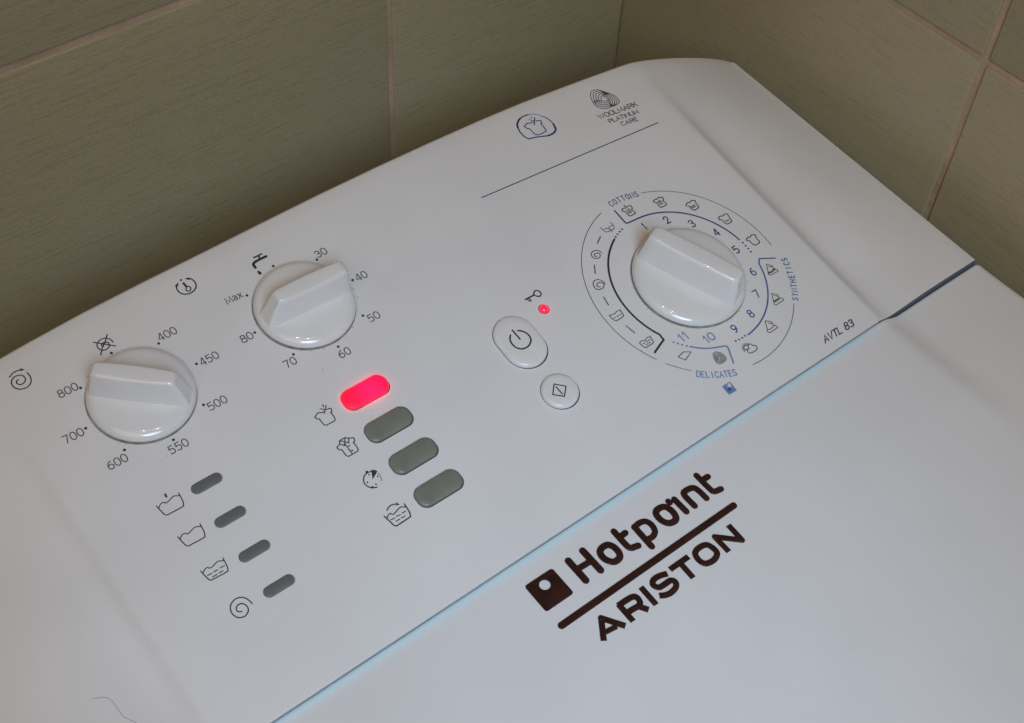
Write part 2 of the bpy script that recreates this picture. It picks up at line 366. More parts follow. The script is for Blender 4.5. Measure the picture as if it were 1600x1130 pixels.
# ---------------------------------------------------------------- raised badge on the lid
DATA = {"P":[["printed_shirt","ink","panel",[["s",0.5,1,[[-164.7,146.63],[-163.65,147.16],[-162.15,146.78],[-160.5,147.12],[-159.08,146.46],[-159.31,145.12],[-160.36,144.42],[-159.77,142.44],[-160.23,141.89],[-163.27,141.88],[-163.7,142.62],[-163.74,145.25],[-164.55,145.73]]],["s",0.5,0,[[-162.52,145.45],[-160.94,145.35]]],["s",0.5,0,[[-162.88,144.49],[-161.05,144.33]]],["s",0.5,0,[[-162.97,143.49],[-161.1,143.55]]],["s",0.6,0,[[-161.8,148.27],[-161.86,147.59]]]],None],
["printed_shirt","ink","panel",[["s",0.5,1,[[-147.8,143.01],[-146.41,143.36],[-145.6,143.05],[-143.91,143.4],[-142.26,142.44],[-142.61,141.32],[-143.39,140.78],[-143.1,138.62],[-143.78,138.02],[-146.89,138.19],[-147.23,139.04],[-147.03,141.4],[-147.76,142.16]]],["s",0.5,0,[[-146.24,141.6],[-144.53,141.61]]],["s",0.5,0,[[-146.3,140.82],[-144.3,140.81]]],["s",0.5,0,[[-146.26,139.8],[-144.45,139.74]]]],None],
["printed_shirt","ink","panel",[["s",0.5,1,[[-135.3,133.24],[-133.55,133.76],[-132.7,133.27],[-131.11,133.82],[-129.53,132.9],[-130.26,131.26],[-130.3,129.16],[-131.11,128.66],[-133.66,128.49],[-134.33,129.39],[-134.42,131.76],[-135.39,132.52]]],["s",0.5,0,[[-133.8,131.01],[-131.6,131.0]]],["s",0.5,0,[[-133.65,130.15],[-131.52,130.06]]]],None],
["printed_shirt","ink","panel",[["s",0.5,1,[[-126.51,119.03],[-124.98,119.48],[-123.94,118.79],[-122.36,119.29],[-120.95,118.59],[-121.45,117.03],[-121.96,114.24],[-122.78,113.96],[-125.2,113.96],[-125.78,115.15],[-125.86,117.5],[-126.82,117.87]]],["s",0.5,0,[[-124.86,115.75],[-122.67,115.5]]]],None],
["printed_shirt","ink","panel",[["s",0.5,1,[[-123.35,102.47],[-121.72,103.02],[-120.87,102.52],[-119.0,103.12],[-117.55,102.26],[-118.22,100.95],[-118.49,98.26],[-119.07,97.65],[-121.83,97.71],[-122.41,98.88],[-122.49,101.2],[-123.49,101.72]]]],None],
["printed_ring_line","ink","panel",[["s",0.33,0,[[-174.37,150.5],[-177.03,149.76],[-179.64,148.86],[-182.19,147.81],[-184.66,146.61],[-187.06,145.27],[-189.37,143.79],[-191.58,142.18],[-193.7,140.46],[-195.71,138.62],[-197.61,136.68],[-199.39,134.64],[-201.05,132.51],[-202.59,130.3],[-204.0,128.02],[-205.29,125.68],[-206.45,123.27],[-207.49,120.82],[-208.39,118.33],[-209.17,115.8],[-209.82,113.24],[-210.34,110.66],[-210.74,108.06],[-211.01,105.45],[-211.15,102.84],[-211.17,100.22],[-211.07,97.6],[-210.84,94.99],[-210.49,92.4],[-210.02,89.82],[-209.42,87.26],[-208.7,84.73],[-207.86,82.24],[-206.9,79.78],[-205.82,77.37],[-204.61,75.01]]]],None],
["printed_ring_line","inklight","panel",[["s",0.33,0,[[-202.32,71.18],[-201.38,69.8],[-200.4,68.46],[-199.37,67.14],[-198.3,65.85],[-197.18,64.6],[-196.03,63.38],[-194.82,62.2]]]],None],
["printed_ring_line","violet","panel",[["s",0.33,0,[[-168.44,49.43],[-165.54,49.13],[-162.62,49.01],[-159.7,49.08],[-156.79,49.34],[-153.9,49.78],[-151.05,50.4],[-148.25,51.2],[-145.5,52.18],[-142.83,53.32],[-140.24,54.62],[-137.74,56.08],[-135.34,57.69],[-133.05,59.44],[-130.88,61.31],[-128.83,63.3]]]],None],
["printed_ring_line","ink","panel",[["s",0.3,0,[[-114.82,93.51],[-114.61,95.93],[-114.49,98.36],[-114.49,100.79],[-114.59,103.21],[-114.8,105.62],[-115.11,108.02],[-115.52,110.41],[-116.04,112.78],[-116.67,115.12],[-117.4,117.44],[-118.23,119.73],[-119.16,121.98],[-120.2,124.19],[-121.34,126.36],[-122.58,128.47],[-123.93,130.54],[-125.38,132.54],[-126.92,134.48],[-128.56,136.35],[-130.3,138.14],[-132.13,139.84],[-134.05,141.46],[-136.06,142.98],[-138.15,144.4],[-140.32,145.71],[-142.56,146.9],[-144.87,147.98],[-147.24,148.94],[-149.66,149.76]]]],None],
["printed_program_line","navy","panel",[["s",0.75,0,[[-167.81,148.27],[-167.92,141.14],[-167.92,141.14],[-167.87,140.74],[-167.86,140.33],[-167.78,139.94],[-167.58,139.65],[-167.18,139.48],[-166.64,139.39],[-166.05,139.35],[-165.48,139.28],[-160.91,138.97],[-159.02,138.79],[-157.15,138.51],[-155.31,138.13],[-153.49,137.65],[-151.7,137.08],[-149.94,136.41],[-148.23,135.66],[-146.56,134.82],[-144.95,133.9],[-143.38,132.9],[-141.87,131.83],[-140.42,130.68],[-139.03,129.47],[-137.71,128.2],[-136.45,126.87],[-135.26,125.49],[-134.14,124.05],[-133.09,122.57],[-132.1,121.04],[-131.2,119.48],[-130.36,117.88],[-129.6,116.25],[-128.91,114.59],[-128.29,112.9],[-127.75,111.18],[-127.29,109.45],[-126.9,107.7],[-126.59,105.93],[-126.35,104.15]]]],"dark navy arc bracketing the cottons programmes"],
["printed_program_line","black","panel",[["s",0.95,0,[[-178.62,135.45],[-180.19,134.62],[-181.71,133.71],[-183.17,132.73],[-184.59,131.68],[-185.95,130.57],[-187.24,129.38],[-188.48,128.14],[-189.65,126.85],[-190.75,125.5],[-191.79,124.11],[-192.76,122.67],[-193.65,121.19],[-194.47,119.68],[-195.22,118.13],[-195.9,116.56],[-196.5,114.97],[-197.04,113.35],[-197.49,111.71],[-197.88,110.07],[-198.2,108.41],[-198.44,106.74],[-198.61,105.07],[-198.72,103.4],[-198.75,101.72],[-198.72,100.05],[-198.62,98.38],[-198.45,96.72],[-198.21,95.07],[-197.91,93.44],[-197.54,91.81],[-197.11,90.2],[-196.61,88.61],[-196.04,87.04],[-195.42,85.49],[-194.73,83.97],[-195.05,82.58],[-194.99,82.23],[-194.91,81.86],[-194.88,81.51],[-194.96,81.23],[-195.2,81.02],[-195.57,80.88],[-195.98,80.77],[-196.36,80.64],[-202.88,78.22]]]],"black arc on the left of the programme dial"],
["printed_program_line","blue","panel",[["s",0.7,0,[[-118.51,87.1],[-125.15,90.72],[-125.84,90.66],[-127.63,88.72],[-128.19,86.94],[-128.83,85.17],[-129.56,83.44],[-130.38,81.74],[-131.29,80.08],[-132.28,78.46],[-133.36,76.89],[-134.52,75.38],[-135.76,73.93],[-137.08,72.54],[-138.48,71.21],[-139.95,69.97],[-141.48,68.8],[-143.09,67.72],[-144.75,66.73],[-146.46,65.83],[-148.23,65.03],[-150.04,64.33],[-151.88,63.73],[-153.76,63.23],[-155.66,62.84],[-157.58,62.56],[-159.52,62.39]]]],"blue arc bracketing the synthetics programmes"],
["printed_program_line","steel","panel",[["s",0.75,0,[[-187.04,71.95],[-186.26,71.24],[-185.48,70.53],[-184.7,69.83],[-183.89,69.17],[-183.06,68.55],[-182.22,67.97],[-181.36,67.42],[-180.49,66.9],[-179.63,66.44],[-178.76,66.01],[-177.87,65.61],[-176.96,65.22],[-175.93,64.81],[-174.82,64.41],[-173.8,64.03],[-173.04,63.72],[-172.63,63.49],[-172.48,63.33],[-172.44,63.19],[-172.4,63.03],[-172.34,62.82],[-172.34,62.6],[-172.35,62.38],[-172.35,62.16],[-175.68,54.85]]]],"light blue arc bracketing the delicates programmes"],
["printed_dot","navy","panel",[["d",0.5,0,[[-126.09,101.97]]]],None],
["printed_dot","navy","panel",[["d",0.5,0,[[-126.1,99.9]]]],None],
["printed_dot","navy","panel",[["d",0.5,0,[[-126.07,97.99]]]],None],
["printed_dot","navy","panel",[["d",0.5,0,[[-126.27,95.98]]]],None],
["printed_dot","black","panel",[["d",0.5,0,[[-171.76,138.07]]]],None],
["printed_dot","black","panel",[["d",0.5,0,[[-173.65,137.48]]]],None],
["printed_dot","black","panel",[["d",0.5,0,[[-175.56,136.91]]]],None],
["printed_dot","black","panel",[["d",0.5,0,[[-177.33,136.14]]]],None],
["printed_dot","blue","panel",[["d",0.5,0,[[-161.16,62.71]]]],None],
["printed_dot","blue","panel",[["d",0.5,0,[[-163.03,62.61]]]],None],
["printed_dot","blue","panel",[["d",0.5,0,[[-164.95,62.73]]]],None],
["printed_dot","blue","panel",[["d",0.5,0,[[-166.86,62.93]]]],None],
["printed_dot","steel","panel",[["d",0.5,0,[[-191.92,77.68]]]],None],
["printed_dot","steel","panel",[["d",0.5,0,[[-190.71,76.09]]]],None],
["printed_dot","steel","panel",[["d",0.5,0,[[-189.5,74.56]]]],None],
["printed_dot","steel","panel",[["d",0.5,0,[[-188.14,73.05]]]],None],
["printed_dot","ink","panel",[["d",0.62,0,[[-398.9,199.26]]]],None],
["printed_dot","ink","panel",[["d",0.62,0,[[-380.68,193.43]]]],None],
["printed_dot","ink","panel",[["d",0.62,0,[[-372.84,176.95]]]],None],
["printed_dot","ink","panel",[["d",0.62,0,[[-380.36,158.89]]]],None],
["printed_dot","ink","panel",[["d",0.62,0,[[-398.33,151.48]]]],None],
["printed_dot","ink","panel",[["d",0.62,0,[[-416.32,157.6]]]],None],
["printed_dot","ink","panel",[["d",0.62,0,[[-423.99,173.96]]]],None],
["printed_dot","ink","panel",[["d",0.62,0,[[-416.9,191.15]]]],None],
["printed_dot","ink","panel",[["d",0.62,0,[[-319.95,202.44]]]],None],
["printed_dot","ink","panel",[["d",0.62,0,[[-302.03,195.69]]]],None],
["printed_dot","ink","panel",[["d",0.62,0,[[-294.74,178.62]]]],None],
["printed_dot","ink","panel",[["d",0.62,0,[[-301.36,161.02]]]],None],
["printed_dot","ink","panel",[["d",0.62,0,[[-319.02,153.5]]]],None],
["printed_dot","ink","panel",[["d",0.62,0,[[-336.94,160.13]]]],None],
["printed_dot","ink","panel",[["d",0.62,0,[[-344.77,177.59]]]],None],
["printed_dot","ink","panel",[["d",0.62,0,[[-337.59,195.16]]]],None],
["printed_thermometer","ink","panel",[["s",0.6,0,[[-353.43,214.94],[-353.26,214.63],[-353.09,214.33],[-352.92,214.03],[-352.8,213.7],[-352.7,213.35],[-352.62,212.99],[-352.58,212.61],[-352.59,212.21],[-352.65,211.78],[-352.75,211.33],[-352.89,210.88],[-353.08,210.46],[-353.32,210.09],[-353.61,209.74],[-353.94,209.42],[-354.27,209.15],[-354.61,208.93],[-354.97,208.75],[-355.35,208.62],[-355.74,208.51],[-356.15,208.42],[-356.59,208.36],[-357.03,208.34],[-357.45,208.36],[-357.87,208.44],[-358.28,208.56],[-358.67,208.72],[-359.03,208.9],[-359.35,209.09],[-359.63,209.3],[-359.89,209.54],[-360.11,209.81],[-360.32,210.12],[-360.51,210.47],[-360.66,210.84],[-360.77,211.22],[-360.84,211.6],[-360.86,211.99],[-360.85,212.38],[-360.81,212.76],[-360.73,213.14],[-360.6,213.52],[-360.46,213.87],[-360.33,214.16],[-360.21,214.36],[-360.09,214.5],[-359.98,214.61],[-359.86,214.73]]],["f",0,1,[[-355.35,216.06],[-353.47,215.56],[-353.35,214.72],[-354.26,214.45]]],["f",0,1,[[-358.64,215.77],[-360.8,214.75],[-359.5,213.97]]],["d",0.5,0,[[-357.02,216.11]]],["s",1.0,0,[[-356.95,214.16],[-356.81,212.21]]],["s",0.5,1,[[-356.05,211.72],[-355.9,211.57],[-355.75,211.38],[-355.64,211.17],[-355.58,210.95],[-355.58,210.75],[-355.63,210.54],[-355.72,210.32],[-355.84,210.13],[-356.0,209.93],[-356.19,209.73],[-356.4,209.56],[-356.6,209.46],[-356.79,209.42],[-356.97,209.44],[-357.15,209.5],[-357.31,209.59],[-357.45,209.71],[-357.59,209.87],[-357.7,210.05],[-357.76,210.24],[-357.77,210.46],[-357.72,210.7],[-357.64,210.94],[-357.54,211.15],[-357.4,211.35],[-357.23,211.54],[-357.03,211.7],[-356.84,211.8],[-356.65,211.85],[-356.43,211.85],[-356.23,211.8]]]],None],
["printed_tap","ink","panel",[["s",0.75,0,[[-324.71,210.46],[-320.74,210.43]]],["s",0.8,0,[[-322.59,210.33],[-322.68,208.81]]],["s",1.25,0,[[-319.89,208.37],[-320.96,208.37],[-322.07,208.37],[-323.1,208.37],[-323.97,208.35],[-324.61,208.32],[-325.08,208.28],[-325.46,208.22],[-325.81,208.14],[-326.11,208.03],[-326.36,207.89],[-326.56,207.73],[-326.71,207.55],[-326.83,207.35],[-326.89,207.12],[-326.92,206.89],[-326.95,206.64],[-326.97,206.39],[-326.97,206.13],[-326.96,205.87],[-326.96,205.61]]],["f",0,1,[[-327.07,203.85],[-326.88,203.76],[-326.67,203.47],[-326.47,203.1],[-326.32,202.79],[-326.21,202.55],[-326.15,202.32],[-326.12,202.1],[-326.16,201.91],[-326.27,201.74],[-326.45,201.58],[-326.66,201.45],[-326.85,201.37],[-327.01,201.35],[-327.18,201.38],[-327.33,201.45],[-327.44,201.56],[-327.52,201.69],[-327.58,201.86],[-327.61,202.08],[-327.59,202.34],[-327.51,202.72],[-327.38,203.21],[-327.23,203.63]]]],None],
["printed_no_spin_symbol","ink","panel",[["s",0.5,0,[[-395.78,203.51],[-395.8,203.82],[-395.82,204.14],[-395.85,204.45],[-395.9,204.74],[-395.99,205.01],[-396.09,205.27],[-396.22,205.51],[-396.37,205.75],[-396.56,206.0],[-396.77,206.24],[-397.01,206.47],[-397.25,206.66],[-397.51,206.82],[-397.78,206.96],[-398.06,207.06],[-398.37,207.13],[-398.71,207.15],[-399.07,207.13],[-399.45,207.08],[-399.81,207.0],[-400.17,206.9],[-400.53,206.76],[-400.87,206.59],[-401.17,206.4],[-401.43,206.17],[-401.65,205.9],[-401.84,205.62],[-401.99,205.32],[-402.09,205.0],[-402.15,204.65],[-402.17,204.31],[-402.15,203.98],[-402.08,203.67],[-401.97,203.36],[-401.82,203.08],[-401.66,202.81],[-401.47,202.56],[-401.26,202.32],[-401.02,202.12],[-400.75,201.96],[-400.45,201.87],[-400.11,201.84],[-399.76,201.84],[-399.44,201.87],[-399.12,201.93],[-398.82,202.03],[-398.53,202.16],[-398.28,202.31],[-398.07,202.46],[-397.89,202.64],[-397.75,202.84],[-397.63,203.06],[-397.55,203.31],[-397.5,203.6],[-397.48,203.88],[-397.5,204.13],[-397.57,204.35],[-397.69,204.55],[-397.83,204.73],[-398.01,204.88],[-398.21,205.01],[-398.45,205.11],[-398.71,205.19],[-398.95,205.24],[-399.18,205.26],[-399.4,205.25],[-399.62,205.2],[-399.81,205.13],[-400.0,205.0],[-400.18,204.84],[-400.33,204.66],[-400.4,204.48],[-400.37,204.3],[-400.26,204.11],[-400.13,203.92],[-400.01,203.73]]],["s",0.5,0,[[-395.96,207.97],[-396.65,207.18],[-397.35,206.38],[-398.03,205.62],[-398.64,204.98],[-399.14,204.54],[-399.57,204.24],[-400.0,203.94],[-400.47,203.51],[-401.02,202.9],[-401.62,202.18],[-402.23,201.41],[-402.83,200.67]]],["s",0.5,0,[[-402.42,207.45],[-395.82,201.36]]]],None],
["printed_spin_symbol","ink","panel",[["s",0.5,0,[[-430.88,208.31],[-430.82,207.83],[-430.76,207.35],[-430.72,206.86],[-430.73,206.36],[-430.8,205.8],[-430.9,205.21],[-431.07,204.64],[-431.31,204.12],[-431.64,203.66],[-432.06,203.23],[-432.51,202.86],[-432.97,202.58],[-433.43,202.39],[-433.89,202.29],[-434.37,202.26],[-434.85,202.28],[-435.35,202.36],[-435.86,202.49],[-436.36,202.69],[-436.81,202.96],[-437.22,203.31],[-437.62,203.75],[-437.95,204.24],[-438.19,204.74],[-438.31,205.28],[-438.35,205.87],[-438.31,206.44],[-438.2,206.96],[-438.03,207.42],[-437.77,207.83],[-437.47,208.2],[-437.13,208.5],[-436.74,208.74],[-436.31,208.92],[-435.85,209.04],[-435.39,209.08],[-434.93,209.06],[-434.45,208.95],[-434.0,208.8],[-433.62,208.61],[-433.32,208.38],[-433.08,208.1],[-432.9,207.78],[-432.77,207.45],[-432.71,207.07],[-432.7,206.64],[-432.75,206.22],[-432.88,205.84],[-433.08,205.5],[-433.36,205.18],[-433.69,204.91],[-434.03,204.72],[-434.42,204.6],[-434.85,204.56],[-435.28,204.58],[-435.63,204.69],[-435.92,204.9],[-436.17,205.21],[-436.36,205.56],[-436.46,205.87],[-436.46,206.16],[-436.37,206.45],[-436.23,206.71],[-436.07,206.92],[-435.9,207.03],[-435.7,207.09],[-435.49,207.12],[-435.28,207.16]]],["s",0.5,0,[[-437.5,210.03],[-437.03,210.26],[-436.56,210.51],[-436.09,210.73],[-435.62,210.9],[-435.16,211.0],[-434.69,211.06],[-434.24,211.08],[-433.8,211.07],[-433.4,211.01],[-433.02,210.9],[-432.65,210.78],[-432.27,210.67]]],["f",0,1,[[-432.17,211.43],[-430.97,209.93],[-432.83,210.27]]]],None],
["printed_shirt","ink","panel",[["s",0.45,0,[[-341.05,130.55],[-342.11,130.44],[-343.76,131.41],[-345.93,130.26],[-345.49,129.06],[-344.76,128.67],[-344.82,127.45],[-344.78,126.02],[-344.44,125.04],[-343.92,124.71],[-343.08,124.67],[-339.99,124.67],[-339.42,125.15],[-339.22,126.57],[-339.21,128.82],[-338.64,128.74],[-338.05,130.2],[-338.72,130.7],[-339.68,130.74],[-340.27,130.97]]],["s",0.4,0,[[-341.91,132.43],[-340.3,130.92]]],["s",0.4,0,[[-338.97,132.56],[-339.38,132.15],[-339.79,131.73],[-340.19,131.32],[-340.55,130.93],[-340.85,130.59],[-341.12,130.27],[-341.38,129.96],[-341.64,129.65]]],["s",0.55,0,[[-340.04,133.3],[-340.18,132.61]]]],None],
["printed_shirt","ink","panel",[["s",0.45,1,[[-343.48,115.95],[-340.88,115.95],[-339.8,114.98],[-337.88,113.96],[-338.48,112.34],[-339.26,112.28],[-339.14,110.27],[-339.32,108.72],[-339.86,108.11],[-342.51,108.02],[-344.47,108.05],[-344.99,108.93],[-345.05,110.48],[-344.97,112.07],[-345.75,112.37],[-346.24,113.85],[-344.39,114.59]]],["s",0.45,0,[[-343.48,115.95],[-340.92,113.13],[-339.75,114.88]]],["s",0.45,0,[[-340.88,115.95],[-341.93,114.4],[-343.07,113.06],[-344.24,114.63]]],["s",0.45,0,[[-342.49,113.38],[-342.51,108.02]]],["d",0.4,0,[[-341.61,111.92],[-341.7,109.5]]]],None],
["printed_clock","ink","panel",[["s",0.5,0,[[-340.44,97.47],[-340.69,97.56],[-340.95,97.65],[-341.2,97.73],[-341.46,97.79],[-341.71,97.84],[-341.97,97.87],[-342.23,97.88],[-342.52,97.87],[-342.84,97.83],[-343.18,97.76],[-343.53,97.67],[-343.86,97.52],[-344.19,97.31],[-344.52,97.04],[-344.83,96.74],[-345.1,96.43],[-345.34,96.1],[-345.54,95.74],[-345.71,95.38],[-345.82,95.01],[-345.87,94.63],[-345.87,94.24],[-345.83,93.86],[-345.76,93.49],[-345.66,93.13],[-345.52,92.79],[-345.36,92.46],[-345.18,92.18],[-345.0,91.93],[-344.8,91.73],[-344.59,91.55],[-344.38,91.38],[-344.16,91.23],[-343.94,91.1],[-343.72,90.99],[-343.49,90.88],[-343.26,90.78],[-343.03,90.7],[-342.79,90.62],[-342.56,90.54]]],["f",0,1,[[-340.18,98.12],[-339.02,97.37],[-338.44,96.32],[-340.57,95.12],[-342.13,94.3]]],["d",0.62,0,[[-342.19,98.26]]],["s",0.25,0,[[-338.8,95.53],[-338.73,95.16],[-338.65,94.8],[-338.6,94.41],[-338.62,93.99],[-338.75,93.52],[-338.96,93.0],[-339.2,92.47],[-339.42,91.94]]],["d",0.35,0,[[-342.18,96.83],[-339.64,94.31],[-344.65,94.39],[-342.24,91.81]]],["d",0.55,0,[[-344.23,91.42]]]],None],
["printed_rinse_tub","ink","panel",[["s",0.55,0,[[-347.46,78.54],[-347.38,78.18],[-347.31,77.82],[-347.23,77.44],[-347.15,77.03],[-347.06,76.55],[-346.96,76.04],[-346.86,75.52],[-346.78,75.03],[-346.71,74.58],[-346.67,74.15],[-346.62,73.76],[-346.54,73.42],[-346.44,73.15],[-346.33,72.94],[-346.19,72.77],[-346.0,72.64],[-345.87,72.54],[-345.75,72.5],[-345.49,72.48],[-344.89,72.48],[-343.71,72.5],[-342.12,72.55],[-340.55,72.61],[-339.41,72.68],[-338.88,72.73],[-338.73,72.78],[-338.72,72.87],[-338.65,73.07],[-338.47,73.4],[-338.3,73.84],[-338.14,74.34],[-338.01,74.85],[-337.93,75.39],[-337.88,75.98],[-337.85,76.56],[-337.81,77.08],[-337.78,77.51],[-337.74,77.89],[-337.72,78.25],[-337.69,78.62]]],["s",0.45,0,[[-347.08,77.13],[-346.84,77.35],[-346.61,77.57],[-346.37,77.78],[-346.1,77.95],[-345.79,78.08],[-345.45,78.18],[-345.11,78.24],[-344.83,78.21],[-344.64,78.06],[-344.51,77.8],[-344.38,77.53],[-344.2,77.36],[-343.97,77.3],[-343.72,77.29],[-343.43,77.34],[-343.06,77.42],[-342.58,77.56],[-342.01,77.75],[-341.43,77.95],[-340.95,78.09],[-340.58,78.18],[-340.29,78.23],[-340.03,78.24],[-339.77,78.21],[-339.5,78.13],[-339.24,78.0],[-339.0,77.85],[-338.75,77.69],[-338.52,77.54],[-338.29,77.37],[-338.07,77.2],[-337.85,77.03]]],["s",0.4,0,[[-346.12,75.77],[-344.42,75.68]]],["s",0.4,0,[[-343.51,75.81],[-341.7,75.65]]],["s",0.4,0,[[-340.74,75.75],[-339.07,75.69]]],["s",0.4,0,[[-344.79,74.17],[-343.1,74.15]]],["s",0.4,0,[[-342.26,74.18],[-340.54,74.09]]],["s",0.5,0,[[-345.05,80.04],[-344.73,80.24],[-344.4,80.45],[-344.07,80.65],[-343.72,80.79],[-343.33,80.88],[-342.91,80.94],[-342.5,80.95],[-342.12,80.92],[-341.78,80.84],[-341.46,80.7],[-341.16,80.54],[-340.85,80.39]]],["f",0,1,[[-340.16,80.98],[-339.38,79.35],[-340.87,79.67]]]],None],
["printed_tub","ink","panel",[["s",0.45,0,[[-418.19,130.05],[-418.15,129.71],[-418.11,129.39],[-418.06,129.04],[-418.01,128.65],[-417.95,128.18],[-417.88,127.66],[-417.8,127.13],[-417.73,126.67],[-417.66,126.27],[-417.59,125.91],[-417.52,125.59],[-417.42,125.31],[-417.3,125.08],[-417.17,124.88],[-417.02,124.73],[-416.84,124.61],[-416.71,124.54],[-416.62,124.52],[-416.38,124.52],[-415.8,124.51],[-414.64,124.47],[-413.06,124.42],[-411.48,124.39],[-410.34,124.41],[-409.8,124.47],[-409.62,124.56],[-409.59,124.7],[-409.5,124.9],[-409.33,125.15],[-409.17,125.45],[-409.02,125.83],[-408.89,126.31],[-408.78,126.97],[-408.68,127.77],[-408.6,128.56],[-408.53,129.19],[-408.49,129.59],[-408.47,129.86],[-408.46,130.07],[-408.44,130.3]]],["s",0.4,0,[[-417.86,128.81],[-417.58,129.06],[-417.31,129.32],[-417.03,129.55],[-416.72,129.74],[-416.38,129.88],[-416.01,129.98],[-415.66,130.03],[-415.36,130.01],[-415.16,129.87],[-415.02,129.65],[-414.89,129.41],[-414.7,129.25],[-414.44,129.19],[-414.16,129.18],[-413.83,129.22],[-413.46,129.29],[-413.01,129.43],[-412.49,129.63],[-411.97,129.83],[-411.52,129.97],[-411.19,130.04],[-410.94,130.09],[-410.69,130.08],[-410.39,130.01],[-410.0,129.85],[-409.58,129.62],[-409.13,129.35],[-408.7,129.1]]],["s",0.85,0,[[-412.99,132.48],[-413.11,131.46]]]],None],
["printed_tub","ink","panel",[["s",0.45,0,[[-418.04,114.51],[-418.0,114.18],[-417.96,113.85],[-417.91,113.51],[-417.86,113.13],[-417.8,112.67],[-417.73,112.15],[-417.66,111.64],[-417.58,111.18],[-417.52,110.79],[-417.45,110.44],[-417.37,110.12],[-417.28,109.85],[-417.16,109.62],[-417.03,109.43],[-416.88,109.27],[-416.7,109.16],[-416.58,109.09],[-416.49,109.07],[-416.25,109.06],[-415.67,109.04],[-414.52,108.99],[-412.96,108.92],[-411.4,108.87],[-410.27,108.88],[-409.73,108.93],[-409.55,109.01],[-409.52,109.15],[-409.43,109.34],[-409.26,109.59],[-409.1,109.88],[-408.96,110.25],[-408.83,110.72],[-408.72,111.36],[-408.62,112.15],[-408.54,112.92],[-408.48,113.54],[-408.43,113.93],[-408.41,114.19],[-408.4,114.4],[-408.38,114.63]]],["s",0.4,0,[[-417.72,113.29],[-417.44,113.52],[-417.17,113.77],[-416.89,114.0],[-416.59,114.18],[-416.25,114.31],[-415.88,114.41],[-415.53,114.45],[-415.24,114.43],[-415.04,114.29],[-414.9,114.07],[-414.77,113.84],[-414.58,113.68],[-414.33,113.62],[-414.05,113.6],[-413.73,113.63],[-413.36,113.7],[-412.91,113.83],[-412.39,114.02],[-411.88,114.21],[-411.43,114.34],[-411.11,114.41],[-410.86,114.45],[-410.61,114.44],[-410.31,114.37],[-409.93,114.2],[-409.51,113.97],[-409.07,113.7],[-408.64,113.46]]]],None],
["printed_tub","ink","panel",[["s",0.45,0,[[-418.1,97.82],[-418.05,97.49],[-418.01,97.18],[-417.97,96.84],[-417.92,96.47],[-417.86,96.02],[-417.79,95.51],[-417.72,95.01],[-417.65,94.56],[-417.58,94.18],[-417.51,93.83],[-417.44,93.52],[-417.34,93.25],[-417.23,93.02],[-417.1,92.83],[-416.95,92.68],[-416.77,92.56],[-416.65,92.5],[-416.56,92.47],[-416.32,92.46],[-415.76,92.44],[-414.62,92.37],[-413.07,92.28],[-411.53,92.22],[-410.41,92.2],[-409.88,92.24],[-409.7,92.32],[-409.67,92.46],[-409.58,92.64],[-409.41,92.88],[-409.26,93.17],[-409.11,93.53],[-408.99,93.99],[-408.88,94.61],[-408.78,95.38],[-408.7,96.14],[-408.64,96.74],[-408.6,97.13],[-408.58,97.38],[-408.56,97.58],[-408.55,97.8]]],["s",0.4,0,[[-417.78,96.62],[-417.5,96.85],[-417.23,97.09],[-416.96,97.31],[-416.66,97.48],[-416.33,97.6],[-415.96,97.69],[-415.61,97.73],[-415.32,97.7],[-415.13,97.57],[-414.99,97.35],[-414.86,97.12],[-414.67,96.96],[-414.43,96.9],[-414.15,96.88],[-413.83,96.9],[-413.47,96.96],[-413.02,97.09],[-412.51,97.26],[-412.0,97.44],[-411.56,97.56],[-411.24,97.63],[-410.99,97.66],[-410.75,97.65],[-410.45,97.57],[-410.08,97.41],[-409.66,97.17],[-409.22,96.91],[-408.8,96.66]]],["s",0.4,0,[[-416.91,94.87],[-415.1,94.78]]],["s",0.4,0,[[-414.27,94.83],[-412.55,94.77]]],["s",0.4,0,[[-411.53,94.91],[-409.7,94.82]]],["s",0.4,0,[[-415.71,93.32],[-413.86,93.29]]],["s",0.4,0,[[-412.86,93.38],[-411.16,93.3]]]],None],
["printed_spiral","ink","panel",[["s",0.48,0,[[-409.14,76.22],[-409.21,76.69],[-409.28,77.17],[-409.36,77.63],[-409.47,78.07],[-409.61,78.49],[-409.77,78.88],[-409.95,79.24],[-410.15,79.57],[-410.36,79.86],[-410.59,80.12],[-410.85,80.35],[-411.16,80.55],[-411.55,80.75],[-411.98,80.94],[-412.45,81.08],[-412.94,81.15],[-413.47,81.13],[-414.04,81.04],[-414.6,80.88],[-415.11,80.68],[-415.55,80.42],[-415.95,80.1],[-416.3,79.74],[-416.6,79.32],[-416.86,78.83],[-417.07,78.27],[-417.22,77.69],[-417.28,77.12],[-417.24,76.56],[-417.12,75.99],[-416.94,75.45],[-416.73,74.99],[-416.49,74.63],[-416.22,74.33],[-415.9,74.09],[-415.54,73.89],[-415.11,73.71],[-414.64,73.56],[-414.14,73.48],[-413.65,73.5],[-413.14,73.66],[-412.62,73.93],[-412.14,74.25],[-411.77,74.58],[-411.53,74.92],[-411.39,75.29],[-411.31,75.66],[-411.27,76.03],[-411.27,76.38],[-411.31,76.72],[-411.39,77.06],[-411.52,77.37],[-411.69,77.68],[-411.91,77.99],[-412.17,78.25],[-412.46,78.45],[-412.81,78.58],[-413.21,78.64],[-413.62,78.65],[-413.98,78.59],[-414.31,78.45],[-414.62,78.23],[-414.88,77.97],[-415.07,77.69],[-415.17,77.38],[-415.21,77.02],[-415.18,76.67],[-415.08,76.37],[-414.87,76.16],[-414.57,75.98],[-414.23,75.83],[-413.91,75.67]]]],None],
